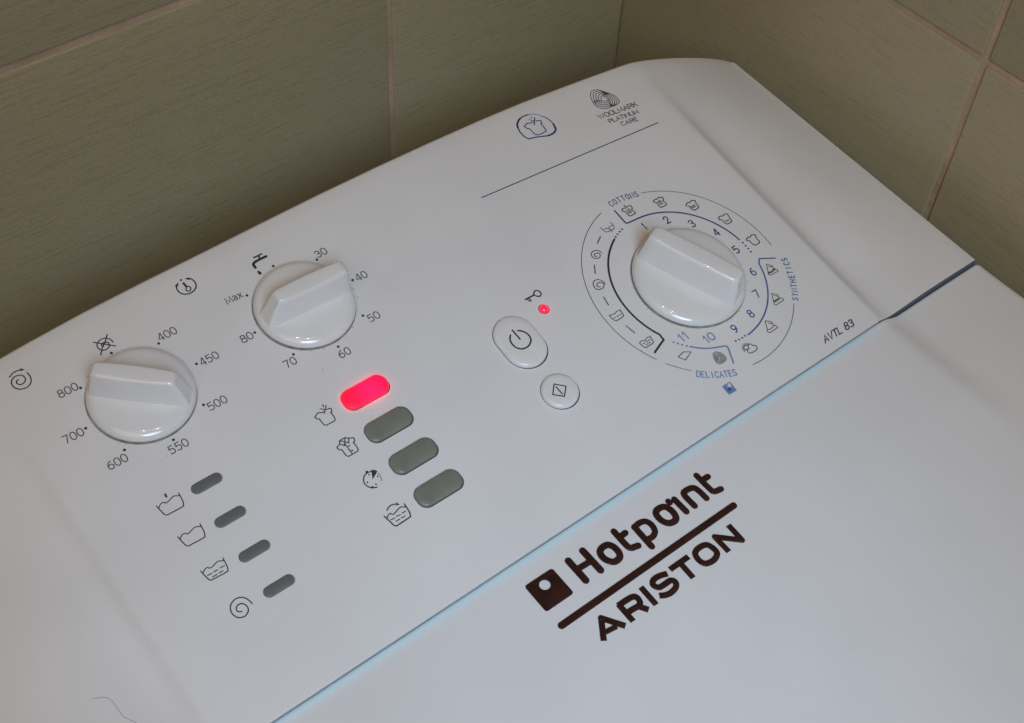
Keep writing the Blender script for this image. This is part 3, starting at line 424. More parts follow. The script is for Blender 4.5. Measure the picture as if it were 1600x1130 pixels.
["printed_key","ink","panel",[["s",0.65,1,[[-230.13,131.2],[-229.92,131.38],[-229.64,131.59],[-229.33,131.78],[-229.04,131.91],[-228.77,131.96],[-228.5,131.97],[-228.24,131.94],[-228.0,131.86],[-227.79,131.74],[-227.6,131.58],[-227.44,131.38],[-227.31,131.15],[-227.21,130.86],[-227.15,130.52],[-227.13,130.18],[-227.14,129.88],[-227.2,129.63],[-227.3,129.42],[-227.43,129.24],[-227.6,129.08],[-227.8,128.93],[-228.04,128.81],[-228.3,128.72],[-228.54,128.67],[-228.76,128.69],[-228.97,128.75],[-229.18,128.86],[-229.37,128.98],[-229.55,129.14],[-229.72,129.33],[-229.87,129.55],[-230.01,129.76],[-230.14,129.99],[-230.26,130.24],[-230.35,130.47],[-230.4,130.68],[-230.4,130.83],[-230.36,130.95],[-230.27,131.07]]],["s",0.75,0,[[-230.67,130.51],[-235.29,130.63]]],["s",0.5,0,[[-234.42,130.39],[-234.34,128.89],[-233.31,128.85]]],["s",0.5,0,[[-233.54,130.15],[-233.43,129.27]]]],None],
["printed_tub","ink","panel",[["s",0.36,0,[[-180.12,144.06],[-180.05,143.41],[-180.0,142.75],[-179.93,142.13],[-179.83,141.62],[-179.75,141.25],[-179.67,140.97],[-179.52,140.76],[-179.23,140.58],[-178.73,140.45],[-178.08,140.36],[-177.39,140.31],[-176.77,140.27],[-176.23,140.21],[-175.72,140.16],[-175.26,140.16],[-174.87,140.28],[-174.56,140.54],[-174.32,140.91],[-174.14,141.35],[-174.0,141.82],[-173.91,142.32],[-173.88,142.88],[-173.87,143.45],[-173.85,144.02]]],["s",0.33,0,[[-179.46,142.08],[-179.11,142.19],[-178.76,142.32],[-178.42,142.41],[-178.12,142.43],[-177.89,142.29],[-177.72,142.04],[-177.53,141.81],[-177.26,141.69],[-176.89,141.76],[-176.44,141.95],[-175.97,142.16],[-175.53,142.26],[-175.12,142.23],[-174.73,142.13],[-174.34,142.0],[-173.95,141.88]]],["s",0.4,0,[[-176.87,141.91],[-176.85,139.32]]]],None],
["printed_dash","ink","panel",[["s",0.5,0,[[-183.41,139.98],[-187.19,137.77]]]],None],
["printed_spiral","ink","panel",[["s",0.42,0,[[-188.85,132.51],[-188.91,132.86],[-188.95,133.21],[-189.02,133.56],[-189.15,133.89],[-189.36,134.21],[-189.62,134.52],[-189.93,134.8],[-190.29,135.01],[-190.71,135.15],[-191.2,135.25],[-191.7,135.28],[-192.16,135.23],[-192.6,135.12],[-193.02,134.93],[-193.4,134.67],[-193.7,134.37],[-193.91,133.98],[-194.06,133.52],[-194.13,133.05],[-194.11,132.62],[-193.97,132.25],[-193.73,131.9],[-193.43,131.59],[-193.1,131.36],[-192.73,131.19],[-192.31,131.08],[-191.88,131.03],[-191.49,131.06],[-191.14,131.18],[-190.79,131.38],[-190.5,131.63],[-190.3,131.9],[-190.19,132.22],[-190.16,132.6],[-190.2,132.96],[-190.31,133.24],[-190.5,133.42],[-190.78,133.55],[-191.09,133.62],[-191.4,133.67],[-191.71,133.68],[-192.04,133.66],[-192.35,133.6],[-192.58,133.48],[-192.72,133.27],[-192.8,132.99],[-192.82,132.7],[-192.78,132.49],[-192.66,132.38],[-192.47,132.34],[-192.25,132.31],[-192.05,132.28]]]],None],
["printed_dash","ink","panel",[["s",0.5,0,[[-196.24,129.04],[-198.85,125.13]]]],None],
["printed_spiral","ink","panel",[["s",0.42,0,[[-198.55,118.2],[-198.58,118.73],[-198.6,119.27],[-198.65,119.8],[-198.77,120.29],[-198.97,120.74],[-199.24,121.18],[-199.55,121.56],[-199.92,121.85],[-200.36,122.05],[-200.88,122.18],[-201.4,122.22],[-201.89,122.17],[-202.36,122.01],[-202.81,121.74],[-203.22,121.4],[-203.55,121.0],[-203.8,120.49],[-204.0,119.88],[-204.11,119.27],[-204.11,118.74],[-203.98,118.31],[-203.74,117.92],[-203.42,117.6],[-203.03,117.36],[-202.52,117.19],[-201.91,117.1],[-201.29,117.08],[-200.76,117.15],[-200.31,117.32],[-199.89,117.59],[-199.55,117.91],[-199.33,118.24],[-199.23,118.58],[-199.24,118.96],[-199.34,119.33],[-199.51,119.64],[-199.77,119.91],[-200.13,120.15],[-200.53,120.32],[-200.91,120.4],[-201.29,120.37],[-201.7,120.23],[-202.06,120.04],[-202.32,119.83],[-202.48,119.58],[-202.55,119.28],[-202.55,118.99],[-202.48,118.75],[-202.33,118.59],[-202.09,118.48],[-201.82,118.39],[-201.57,118.29]]]],None],
["printed_dash","ink","panel",[["s",0.5,0,[[-203.82,113.12],[-204.67,108.66]]]],None],
["printed_tub","ink","panel",[["s",0.42,0,[[-207.9,104.21],[-207.94,103.68],[-207.99,103.15],[-208.01,102.62],[-207.98,102.12],[-207.87,101.62],[-207.72,101.11],[-207.51,100.66],[-207.26,100.33],[-206.97,100.17],[-206.64,100.12],[-206.24,100.14],[-205.73,100.17],[-205.01,100.19],[-204.13,100.23],[-203.28,100.31],[-202.66,100.42],[-202.35,100.56],[-202.25,100.71],[-202.23,100.94],[-202.18,101.3],[-202.08,101.84],[-201.98,102.52],[-201.88,103.27],[-201.79,103.98]]],["s",0.36,0,[[-207.96,103.47],[-207.75,103.59],[-207.56,103.73],[-207.34,103.84],[-207.06,103.89],[-206.7,103.81],[-206.29,103.66],[-205.84,103.51],[-205.39,103.45],[-204.91,103.54],[-204.4,103.73],[-203.89,103.92],[-203.44,104.01],[-203.04,103.96],[-202.68,103.83],[-202.34,103.66],[-201.99,103.52]]],["s",0.36,0,[[-207.07,101.88],[-206.2,101.81]]],["s",0.36,0,[[-205.45,101.82],[-204.3,101.74]]],["s",0.36,0,[[-203.79,101.81],[-202.83,101.77]]]],None],
["printed_dash","ink","panel",[["s",0.5,0,[[-204.94,95.74],[-204.0,90.94]]]],None],
["printed_tub","ink","panel",[["s",0.42,0,[[-205.6,85.89],[-205.57,85.38],[-205.56,84.86],[-205.53,84.36],[-205.45,83.89],[-205.34,83.43],[-205.21,82.98],[-205.02,82.6],[-204.76,82.32],[-204.39,82.21],[-203.95,82.22],[-203.45,82.28],[-202.9,82.32],[-202.23,82.3],[-201.46,82.26],[-200.73,82.26],[-200.18,82.35],[-199.89,82.54],[-199.76,82.79],[-199.7,83.12],[-199.62,83.53],[-199.5,84.05],[-199.4,84.67],[-199.3,85.32],[-199.21,85.96]]],["s",0.36,0,[[-205.01,85.71],[-204.76,85.82],[-204.51,85.94],[-204.26,86.03],[-203.99,86.04],[-203.71,85.89],[-203.44,85.64],[-203.13,85.39],[-202.77,85.29],[-202.33,85.39],[-201.83,85.64],[-201.32,85.89],[-200.84,86.01],[-200.43,85.96],[-200.04,85.8],[-199.67,85.61],[-199.28,85.43]]],["s",0.36,0,[[-204.57,84.49],[-203.52,84.41]]],["s",0.36,0,[[-202.75,84.44],[-200.38,84.38]]],["s",0.36,0,[[-203.67,83.37],[-202.7,83.33]]],["s",0.36,0,[[-202.12,83.36],[-200.99,83.23]]]],None],
["printed_iron","ink","panel",[["s",0.36,1,[[-124.66,86.79],[-122.77,84.6],[-123.56,83.5],[-122.16,81.35],[-122.54,80.78],[-127.43,81.1],[-127.88,81.73]]],["s",0.36,0,[[-124.68,85.38],[-123.31,84.03]]],["s",0.3,0,[[-127.43,82.93],[-126.99,82.79],[-126.56,82.63],[-126.11,82.51],[-125.6,82.46],[-125.0,82.53],[-124.34,82.67],[-123.65,82.84],[-122.98,82.99]]],["s",0.36,0,[[-127.64,82.43],[-127.12,82.27],[-126.62,82.1],[-126.09,81.95],[-125.51,81.89],[-124.87,81.93],[-124.18,82.05],[-123.46,82.2],[-122.76,82.33]]],["s",0.3,0,[[-127.11,82.43],[-123.34,82.84]]],["s",0.3,0,[[-126.72,82.34],[-123.24,82.59]]]],None],
["printed_iron","ink","panel",[["s",0.36,1,[[-134.14,73.21],[-132.02,71.05],[-132.73,70.04],[-131.35,67.92],[-131.72,67.37],[-136.65,67.3],[-137.22,67.9]]],["s",0.33,0,[[-133.99,71.73],[-132.48,70.3]]],["s",0.36,0,[[-136.57,69.19],[-136.14,69.05],[-135.72,68.9],[-135.28,68.78],[-134.78,68.72],[-134.18,68.75],[-133.52,68.85],[-132.84,68.97],[-132.17,69.09]]],["s",0.5,0,[[-135.77,69.32],[-133.22,69.41]]]],None],
["printed_iron","ink","panel",[["s",0.36,1,[[-147.34,63.68],[-145.1,61.71],[-145.68,60.66],[-144.57,58.47],[-144.8,57.86],[-149.9,57.74],[-150.56,58.4]]],["s",0.36,0,[[-146.94,61.93],[-145.53,60.72]]],["s",0.36,0,[[-149.89,59.64],[-149.55,59.47],[-149.23,59.29],[-148.87,59.13],[-148.39,59.06],[-147.75,59.1],[-146.99,59.21],[-146.19,59.36],[-145.41,59.49]]]],None],
["printed_sun_and_cloud","ink","panel",[["s",0.42,1,[[-163.49,58.17],[-163.27,58.28],[-163.01,58.38],[-162.73,58.43],[-162.49,58.43],[-162.28,58.35],[-162.08,58.22],[-161.9,58.04],[-161.76,57.85],[-161.69,57.62],[-161.67,57.34],[-161.65,57.07],[-161.55,56.85],[-161.34,56.72],[-161.06,56.63],[-160.78,56.54],[-160.59,56.38],[-160.51,56.12],[-160.49,55.78],[-160.52,55.44],[-160.61,55.15],[-160.72,54.92],[-160.88,54.72],[-161.11,54.55],[-161.42,54.42],[-161.88,54.33],[-162.46,54.29],[-163.06,54.27],[-163.59,54.27],[-164.04,54.3],[-164.46,54.34],[-164.83,54.41],[-165.15,54.5],[-165.41,54.61],[-165.61,54.75],[-165.77,54.9],[-165.88,55.07],[-165.93,55.27],[-165.94,55.49],[-165.91,55.71],[-165.85,55.92],[-165.77,56.11],[-165.66,56.3],[-165.52,56.46],[-165.34,56.59],[-165.1,56.67],[-164.79,56.69],[-164.49,56.72],[-164.27,56.8],[-164.15,56.94],[-164.1,57.12],[-164.06,57.31],[-164.0,57.49],[-163.9,57.68],[-163.79,57.86],[-163.66,58.03]]],["s",0.38,0,[[-163.65,58.27],[-163.75,58.4],[-163.84,58.53],[-163.95,58.65],[-164.1,58.75],[-164.29,58.81],[-164.52,58.86],[-164.76,58.88],[-165.0,58.86],[-165.24,58.8],[-165.49,58.7],[-165.72,58.57],[-165.91,58.43],[-166.05,58.25],[-166.16,58.05],[-166.23,57.84],[-166.25,57.65],[-166.22,57.48],[-166.15,57.32],[-166.04,57.18],[-165.91,57.07],[-165.76,56.99],[-165.58,56.95],[-165.39,56.92],[-165.2,56.88]]],["s",0.36,0,[[-163.52,58.82],[-162.89,59.25]]],["s",0.36,0,[[-164.17,59.22],[-163.82,59.82]]],["s",0.36,0,[[-164.96,59.26],[-164.97,59.88]]],["s",0.36,0,[[-165.73,58.98],[-166.07,59.48]]],["s",0.36,0,[[-166.34,58.43],[-166.95,58.69]]],["s",0.36,0,[[-166.62,57.76],[-167.35,57.74]]],["s",0.36,0,[[-166.53,57.09],[-167.22,56.77]]]],None],
["printed_cloth","ink","panel",[["s",0.42,1,[[-195.32,70.77],[-191.42,71.45],[-188.48,69.63],[-193.46,67.75]]]],None],
["printed_wool_ball","inklight","panel",[["s",0.28,1,[[-180.36,63.57],[-179.78,63.78],[-179.12,63.8],[-178.47,63.56],[-177.82,62.99],[-177.18,62.17],[-176.72,61.31],[-176.5,60.43],[-176.46,59.51],[-176.62,58.75],[-177.02,58.24],[-177.62,57.89],[-178.37,57.68],[-179.37,57.57],[-180.51,57.6],[-181.42,57.79],[-181.93,58.18],[-182.2,58.72],[-182.29,59.37],[-182.17,60.14],[-181.88,61.01],[-181.54,61.8],[-181.21,62.51],[-180.82,63.13]]],["s",0.28,1,[[-180.2,63.04],[-179.71,63.21],[-179.16,63.23],[-178.62,63.03],[-178.07,62.55],[-177.53,61.86],[-177.15,61.14],[-176.96,60.4],[-176.93,59.63],[-177.06,58.99],[-177.4,58.56],[-177.9,58.27],[-178.53,58.09],[-179.37,58.0],[-180.33,58.02],[-181.09,58.18],[-181.52,58.51],[-181.75,58.97],[-181.82,59.51],[-181.73,60.16],[-181.48,60.89],[-181.19,61.56],[-180.91,62.15],[-180.59,62.67]]],["s",0.28,1,[[-180.05,62.51],[-179.65,62.65],[-179.2,62.66],[-178.76,62.5],[-178.32,62.11],[-177.88,61.56],[-177.58,60.97],[-177.42,60.37],[-177.39,59.75],[-177.5,59.23],[-177.77,58.88],[-178.18,58.65],[-178.69,58.5],[-179.37,58.43],[-180.15,58.45],[-180.77,58.58],[-181.11,58.84],[-181.3,59.21],[-181.36,59.65],[-181.28,60.18],[-181.08,60.77],[-180.85,61.31],[-180.62,61.79],[-180.36,62.21]]],["s",0.28,1,[[-179.89,61.98],[-179.59,62.09],[-179.24,62.09],[-178.91,61.97],[-178.57,61.68],[-178.24,61.25],[-178.0,60.8],[-177.88,60.34],[-177.86,59.87],[-177.95,59.47],[-178.15,59.21],[-178.46,59.02],[-178.85,58.91],[-179.37,58.86],[-179.97,58.87],[-180.44,58.97],[-180.71,59.17],[-180.85,59.46],[-180.89,59.79],[-180.83,60.19],[-180.68,60.65],[-180.5,61.06],[-180.33,61.43],[-180.13,61.75]]],["s",0.28,1,[[-179.73,61.45],[-179.52,61.52],[-179.28,61.53],[-179.05,61.44],[-178.82,61.24],[-178.59,60.94],[-178.42,60.63],[-178.34,60.32],[-178.33,59.99],[-178.39,59.71],[-178.53,59.53],[-178.75,59.4],[-179.01,59.33],[-179.37,59.29],[-179.79,59.3],[-180.11,59.37],[-180.3,59.5],[-180.4,59.7],[-180.43,59.93],[-180.39,60.21],[-180.28,60.53],[-180.16,60.81],[-180.04,61.07],[-179.9,61.29]]],["s",0.28,1,[[-179.57,60.92],[-179.46,60.96],[-179.33,60.96],[-179.2,60.91],[-179.07,60.8],[-178.94,60.64],[-178.85,60.47],[-178.8,60.29],[-178.8,60.1],[-178.83,59.95],[-178.91,59.85],[-179.03,59.78],[-179.18,59.74],[-179.38,59.72],[-179.61,59.72],[-179.79,59.76],[-179.89,59.84],[-179.94,59.95],[-179.96,60.08],[-179.94,60.23],[-179.88,60.41],[-179.81,60.56],[-179.74,60.7],[-179.67,60.83]]]],None],
["printed_care_emblem","steel","panel",[["f",0,1,[[-188.48,48.69],[-183.7,48.66],[-183.96,43.62],[-188.6,43.78]]]],None],
["printed_care_emblem_mark","paper","panel",[["f",0,1,[[-184.46,48.2],[-184.33,48.01],[-184.29,47.71],[-184.32,47.37],[-184.41,47.07],[-184.58,46.8],[-184.83,46.52],[-185.11,46.28],[-185.37,46.12],[-185.61,46.06],[-185.87,46.07],[-186.1,46.13],[-186.29,46.21],[-186.43,46.33],[-186.54,46.49],[-186.6,46.68],[-186.59,46.89],[-186.48,47.15],[-186.3,47.45],[-186.08,47.73],[-185.82,47.95],[-185.49,48.1],[-185.09,48.21],[-184.72,48.25]]]],None],
["printed_care_emblem_drop","blue","panel",[["f",0,1,[[-185.77,46.78],[-185.62,46.58],[-185.53,46.27],[-185.51,45.92],[-185.56,45.64],[-185.71,45.42],[-185.93,45.22],[-186.19,45.06],[-186.43,44.97],[-186.65,44.94],[-186.88,44.98],[-187.09,45.06],[-187.26,45.16],[-187.39,45.29],[-187.5,45.45],[-187.57,45.63],[-187.58,45.81],[-187.52,46.0],[-187.4,46.21],[-187.23,46.4],[-187.02,46.55],[-186.73,46.68],[-186.37,46.78],[-186.02,46.83]]]],None],
["printed_wool_logo","ink","panel",[["s",0.36,0,[[-133.82,205.82],[-133.52,206.77],[-133.23,207.72],[-132.83,208.65],[-132.28,209.63],[-131.62,210.59],[-130.93,211.32],[-130.19,211.73],[-129.42,211.91],[-128.64,211.93],[-127.85,211.83],[-127.04,211.57],[-126.3,211.15],[-125.66,210.54],[-125.08,209.76],[-124.52,208.97],[-123.97,208.2],[-123.43,207.4],[-122.9,206.6]]],["s",0.36,0,[[-132.68,205.5],[-132.42,206.31],[-132.16,207.12],[-131.82,207.91],[-131.34,208.73],[-130.78,209.53],[-130.17,210.14],[-129.54,210.5],[-128.87,210.67],[-128.2,210.71],[-127.51,210.64],[-126.82,210.45],[-126.18,210.13],[-125.61,209.65],[-125.1,209.06],[-124.59,208.44],[-124.09,207.83],[-123.61,207.19],[-123.12,206.56]]],["s",0.36,0,[[-131.53,205.19],[-131.31,205.86],[-131.09,206.53],[-130.8,207.18],[-130.4,207.84],[-129.93,208.47],[-129.42,208.96],[-128.89,209.26],[-128.33,209.42],[-127.76,209.48],[-127.18,209.45],[-126.6,209.33],[-126.06,209.1],[-125.57,208.77],[-125.11,208.35],[-124.66,207.9],[-124.22,207.45],[-123.78,206.98],[-123.35,206.51]]],["s",0.36,0,[[-130.38,204.87],[-130.2,205.4],[-130.02,205.94],[-129.79,206.45],[-129.46,206.94],[-129.08,207.41],[-128.67,207.78],[-128.24,208.03],[-127.78,208.18],[-127.31,208.26],[-126.85,208.27],[-126.38,208.21],[-125.93,208.08],[-125.52,207.89],[-125.12,207.64],[-124.73,207.37],[-124.34,207.08],[-123.96,206.78],[-123.57,206.47]]],["s",0.36,0,[[-129.23,204.55],[-129.09,204.95],[-128.95,205.35],[-128.77,205.72],[-128.53,206.05],[-128.23,206.35],[-127.92,206.6],[-127.59,206.79],[-127.23,206.94],[-126.87,207.04],[-126.52,207.09],[-126.16,207.09],[-125.81,207.06],[-125.47,207.01],[-125.13,206.94],[-124.8,206.84],[-124.46,206.71],[-124.13,206.57],[-123.8,206.42]]],["s",0.36,0,[[-124.71,208.39],[-123.96,207.71],[-123.22,207.03],[-122.56,206.28],[-122.01,205.43],[-121.54,204.52],[-121.23,203.57],[-121.12,202.53],[-121.18,201.46],[-121.34,200.57],[-121.58,199.93],[-121.92,199.47],[-122.4,199.12],[-123.08,198.88],[-123.89,198.76],[-124.7,198.71],[-125.47,198.75],[-126.24,198.87],[-127.01,198.99]]],["s",0.36,0,[[-125.24,207.88],[-124.62,207.28],[-123.99,206.69],[-123.44,206.04],[-122.98,205.3],[-122.59,204.5],[-122.34,203.67],[-122.26,202.76],[-122.32,201.82],[-122.46,201.02],[-122.67,200.45],[-122.98,200.02],[-123.39,199.67],[-123.95,199.41],[-124.62,199.24],[-125.29,199.12],[-125.92,199.09],[-126.56,199.11],[-127.2,199.14]]],["s",0.36,0,[[-125.78,207.37],[-125.27,206.86],[-124.76,206.35],[-124.32,205.79],[-123.95,205.16],[-123.65,204.49],[-123.45,203.78],[-123.4,202.99],[-123.45,202.18],[-123.58,201.47],[-123.77,200.96],[-124.03,200.56],[-124.37,200.22],[-124.82,199.94],[-125.35,199.71],[-125.88,199.54],[-126.38,199.42],[-126.89,199.35],[-127.4,199.29]]],["s",0.36,0,[[-126.31,206.86],[-125.92,206.43],[-125.53,206.01],[-125.2,205.55],[-124.92,205.03],[-124.7,204.48],[-124.56,203.89],[-124.53,203.23],[-124.59,202.53],[-124.7,201.93],[-124.86,201.47],[-125.09,201.1],[-125.36,200.77],[-125.69,200.46],[-126.08,200.19],[-126.46,199.95],[-126.84,199.76],[-127.22,199.6],[-127.59,199.44]]],["s",0.36,0,[[-126.85,206.35],[-126.58,206.01],[-126.3,205.67],[-126.07,205.3],[-125.89,204.9],[-125.75,204.46],[-125.67,203.99],[-125.66,203.46],[-125.72,202.89],[-125.82,202.38],[-125.96,201.98],[-126.14,201.64],[-126.34,201.32],[-126.57,200.99],[-126.81,200.66],[-127.05,200.36],[-127.3,200.09],[-127.54,199.84],[-127.79,199.59]]],["s",0.36,0,[[-133.69,206.08],[-133.89,205.26],[-134.08,204.43],[-134.14,203.64],[-134.01,202.89],[-133.74,202.17],[-133.37,201.53],[-132.89,200.94],[-132.3,200.42],[-131.68,199.98],[-131.04,199.63],[-130.36,199.37],[-129.67,199.19],[-128.94,199.12],[-128.21,199.12],[-127.61,199.16],[-127.23,199.2],[-126.97,199.27],[-126.72,199.33]]],["s",0.36,0,[[-132.99,206.05],[-133.09,205.35],[-133.19,204.66],[-133.18,203.99],[-133.02,203.35],[-132.74,202.75],[-132.37,202.19],[-131.92,201.69],[-131.38,201.24],[-130.81,200.86],[-130.21,200.57],[-129.59,200.35],[-128.97,200.2],[-128.34,200.14],[-127.72,200.16],[-127.2,200.19],[-126.85,200.23],[-126.61,200.28],[-126.36,200.34]]],["s",0.36,0,[[-132.3,206.02],[-132.3,205.45],[-132.31,204.89],[-132.23,204.34],[-132.02,203.82],[-131.73,203.32],[-131.38,202.86],[-130.95,202.44],[-130.45,202.06],[-129.92,201.74],[-129.39,201.5],[-128.82,201.33],[-128.28,201.21],[-127.74,201.17],[-127.22,201.19],[-126.78,201.22],[-126.47,201.26],[-126.24,201.3],[-126.0,201.35]]],["s",0.36,0,[[-131.6,205.98],[-131.51,205.55],[-131.42,205.11],[-131.27,204.69],[-131.03,204.28],[-130.73,203.89],[-130.38,203.52],[-129.97,203.19],[-129.51,202.88],[-129.04,202.63],[-128.56,202.44],[-128.06,202.31],[-127.59,202.23],[-127.14,202.21],[-126.73,202.23],[-126.37,202.26],[-126.09,202.29],[-125.87,202.32],[-125.65,202.36]]],["s",0.36,0,[[-130.9,205.95],[-130.71,205.65],[-130.53,205.34],[-130.31,205.05],[-130.03,204.75],[-129.72,204.46],[-129.38,204.19],[-129.0,203.94],[-128.58,203.7],[-128.16,203.51],[-127.73,203.38],[-127.29,203.3],[-126.89,203.25],[-126.54,203.24],[-126.23,203.27],[-125.95,203.3],[-125.71,203.32],[-125.5,203.35],[-125.29,203.37]]]],None],
["printed_shirt_badge","navy","panel",[["s",0.3,0,[[-161.82,211.05],[-162.12,211.52],[-162.41,212.0],[-162.73,212.48],[-163.1,212.93],[-163.53,213.38],[-164.0,213.82],[-164.51,214.24],[-165.05,214.61],[-165.62,214.92],[-166.23,215.18],[-166.85,215.42],[-167.47,215.67]]],["s",0.65,0,[[-167.47,215.67],[-168.26,215.75],[-169.07,215.83],[-169.84,215.9],[-170.51,215.92],[-171.04,215.88],[-171.47,215.8],[-171.85,215.69],[-172.26,215.6]]],["s",0.95,0,[[-172.26,215.6],[-172.59,215.49],[-172.91,215.4],[-173.25,215.28],[-173.66,215.07],[-174.18,214.76],[-174.79,214.37],[-175.4,213.92],[-175.91,213.45],[-176.28,212.94],[-176.58,212.38],[-176.84,211.81],[-177.12,211.25]]],["s",0.65,0,[[-177.12,211.25],[-177.3,210.56],[-177.5,209.87],[-177.68,209.17],[-177.79,208.47],[-177.82,207.72],[-177.8,206.94],[-177.73,206.19],[-177.62,205.51],[-177.46,204.89],[-177.26,204.33],[-177.02,203.83],[-176.76,203.45],[-176.47,203.22],[-176.16,203.11],[-175.81,203.05],[-175.4,202.97],[-174.95,202.87],[-174.46,202.77],[-173.91,202.66],[-173.3,202.49],[-172.6,202.25],[-171.83,201.96],[-171.03,201.64],[-170.24,201.33],[-169.47,201.04],[-168.7,200.75],[-167.93,200.46],[-167.16,200.17]]],["s",0.95,0,[[-167.16,200.17],[-166.35,200.12],[-165.51,200.06],[-164.71,200.03],[-163.97,200.09],[-163.3,200.26],[-162.67,200.5],[-162.11,200.79],[-161.66,201.09],[-161.36,201.37],[-161.17,201.65],[-161.04,201.97],[-160.88,202.39],[-160.7,202.92],[-160.51,203.56],[-160.34,204.23],[-160.16,204.88]]],["s",0.5,0,[[-160.16,204.88],[-160.18,205.56],[-160.19,206.25],[-160.21,206.92],[-160.29,207.57],[-160.42,208.19],[-160.6,208.81],[-160.8,209.37],[-160.99,209.86],[-161.19,210.23],[-161.4,210.52],[-161.61,210.78],[-161.82,211.05]]],["s",0.5,0,[[-168.18,210.61],[-170.24,210.84],[-171.2,211.52],[-173.83,210.54],[-173.31,208.82],[-172.53,208.23],[-172.31,205.66],[-172.21,203.88],[-171.33,203.1],[-169.14,202.72],[-166.3,202.84],[-165.82,203.44],[-165.6,205.62],[-165.63,207.81],[-164.96,207.87],[-164.28,209.52],[-165.32,210.1],[-166.6,210.39]]],["s",0.5,0,[[-165.78,212.4],[-168.88,208.92]]],["s",0.4,0,[[-169.0,212.75],[-167.57,211.07]]],["s",0.4,0,[[-167.61,213.57],[-166.67,213.33]]]],None],
["printed_divider_line","navy","panel",[["s",0.5,0,[[-217.81,186.28],[-167.4,183.0],[-113.26,179.33]]]],None],["power_symbol","black","power",[["s",0.72,0,[[-249.48,118.51],[-249.07,118.2],[-248.64,117.92],[-248.23,117.6],[-247.86,117.18],[-247.52,116.64],[-247.2,116.01],[-246.94,115.33],[-246.8,114.65],[-246.77,113.94],[-246.83,113.21],[-247.01,112.5],[-247.32,111.85],[-247.81,111.27],[-248.46,110.73],[-249.18,110.27],[-249.88,109.93],[-250.54,109.74],[-251.23,109.67],[-251.89,109.69],[-252.49,109.77],[-253.04,109.89],[-253.53,110.08],[-253.98,110.35],[-254.4,110.7],[-254.79,111.16],[-255.15,111.71],[-255.46,112.31],[-255.67,112.94],[-255.77,113.63],[-255.78,114.38],[-255.72,115.11],[-255.61,115.74],[-255.42,116.26],[-255.17,116.7],[-254.89,117.08],[-254.62,117.41],[-254.37,117.7],[-254.12,117.92],[-253.86,118.13],[-253.61,118.34]]],["s",0.72,0,[[-251.4,119.93],[-251.32,114.48]]]],None],["start_symbol","black","start",[["s",0.5,1,[[-252.65,88.83],[-248.86,85.27],[-252.61,81.72],[-256.32,85.07]]],["s",0.55,0,[[-252.74,87.3],[-252.61,83.13]]]],None]],"T":[["printed_word","COTTONS","navy2",[[[-167.4,150.74],[1.5,0.12],[-0.23,2.89]],[[-165.02,150.76],[1.5,0.05],[-0.1,2.9]],[[-162.66,150.67],[1.5,-0.02],[0.04,2.9]],[[-160.31,150.46],[1.5,-0.09],[0.18,2.89]],[[-157.98,150.15],[1.49,-0.16],[0.31,2.88]],[[-155.67,149.73],[1.48,-0.23],[0.45,2.87]],[[-153.39,149.19],[1.47,-0.3],[0.58,2.84]]],0.42,None,"panel"],
["printed_word","SYNTHETICS","blue",[[[-125.93,63.49],[0.98,1.0],[-1.92,1.9]],[[-124.21,65.38],[0.93,1.04],[-2.01,1.8]],[[-122.58,67.35],[0.88,1.09],[-2.1,1.7]],[[-121.05,69.4],[0.83,1.13],[-2.18,1.59]],[[-119.63,71.52],[0.77,1.17],[-2.25,1.48]],[[-118.31,73.7],[0.71,1.21],[-2.33,1.37]],[[-117.1,75.94],[0.65,1.24],[-2.39,1.26]],[[-116.01,78.23],[0.59,1.27],[-2.45,1.14]],[[-115.04,80.57],[0.53,1.3],[-2.5,1.02]],[[-114.18,82.95],[0.46,1.32],[-2.55,0.89]]],0.42,None,"panel"],
["printed_word","DELICATES","steel",[[[-194.79,58.49],[1.2,-0.89],[1.79,2.41]],[[-193.11,57.14],[1.24,-0.84],[1.69,2.48]],[[-191.37,55.87],[1.27,-0.79],[1.59,2.55]],[[-189.59,54.66],[1.3,-0.74],[1.48,2.61]],[[-187.75,53.52],[1.33,-0.69],[1.37,2.67]],[[-185.86,52.45],[1.36,-0.63],[1.27,2.72]],[[-183.93,51.46],[1.38,-0.58],[1.15,2.77]],[[-181.95,50.55],[1.41,-0.52],[1.04,2.81]],[[-179.94,49.72],[1.43,-0.46],[0.93,2.85]]],0.44,None,"panel"],
["printed_number","1","navy",[[-161.86,132.0],[0.9,0.0],[-0.0,3.9]],0.62,None,"panel"],
["printed_number","2","navy",[[-150.57,129.22],[2.2,0.0],[-0.0,3.9]],0.62,None,"panel"],
["printed_number","3","navy",[[-141.28,121.28],[2.2,0.0],[-0.0,3.9]],0.62,None,"panel"],
["printed_number","4","navy",[[-134.48,111.18],[2.2,0.0],[-0.0,3.9]],0.62,None,"panel"],
["printed_number","5","navy",[[-132.89,98.72],[2.2,0.0],[-0.0,3.9]],0.62,None,"panel"],
["printed_number","6","blue",[[-134.63,85.04],[2.2,0.0],[-0.0,3.9]],0.62,None,"panel"],
["printed_number","7","blue",[[-141.62,74.91],[2.2,0.0],[-0.0,3.9]],0.62,None,"panel"],
["printed_number","8","blue",[[-151.72,68.26],[2.2,0.0],[-0.0,3.9]],0.62,None,"panel"],
["printed_number","9","blue",[[-163.94,66.2],[2.2,0.0],[-0.0,3.9]],0.62,None,"panel"],
["printed_number","10","steel",[[-178.85,68.93],[5.2,0.0],[-0.0,3.9]],0.62,None,"panel"],
["printed_number","11","steel",[[-188.27,75.68],[4.2,0.0],[-0.0,3.9]],0.62,None,"panel"],
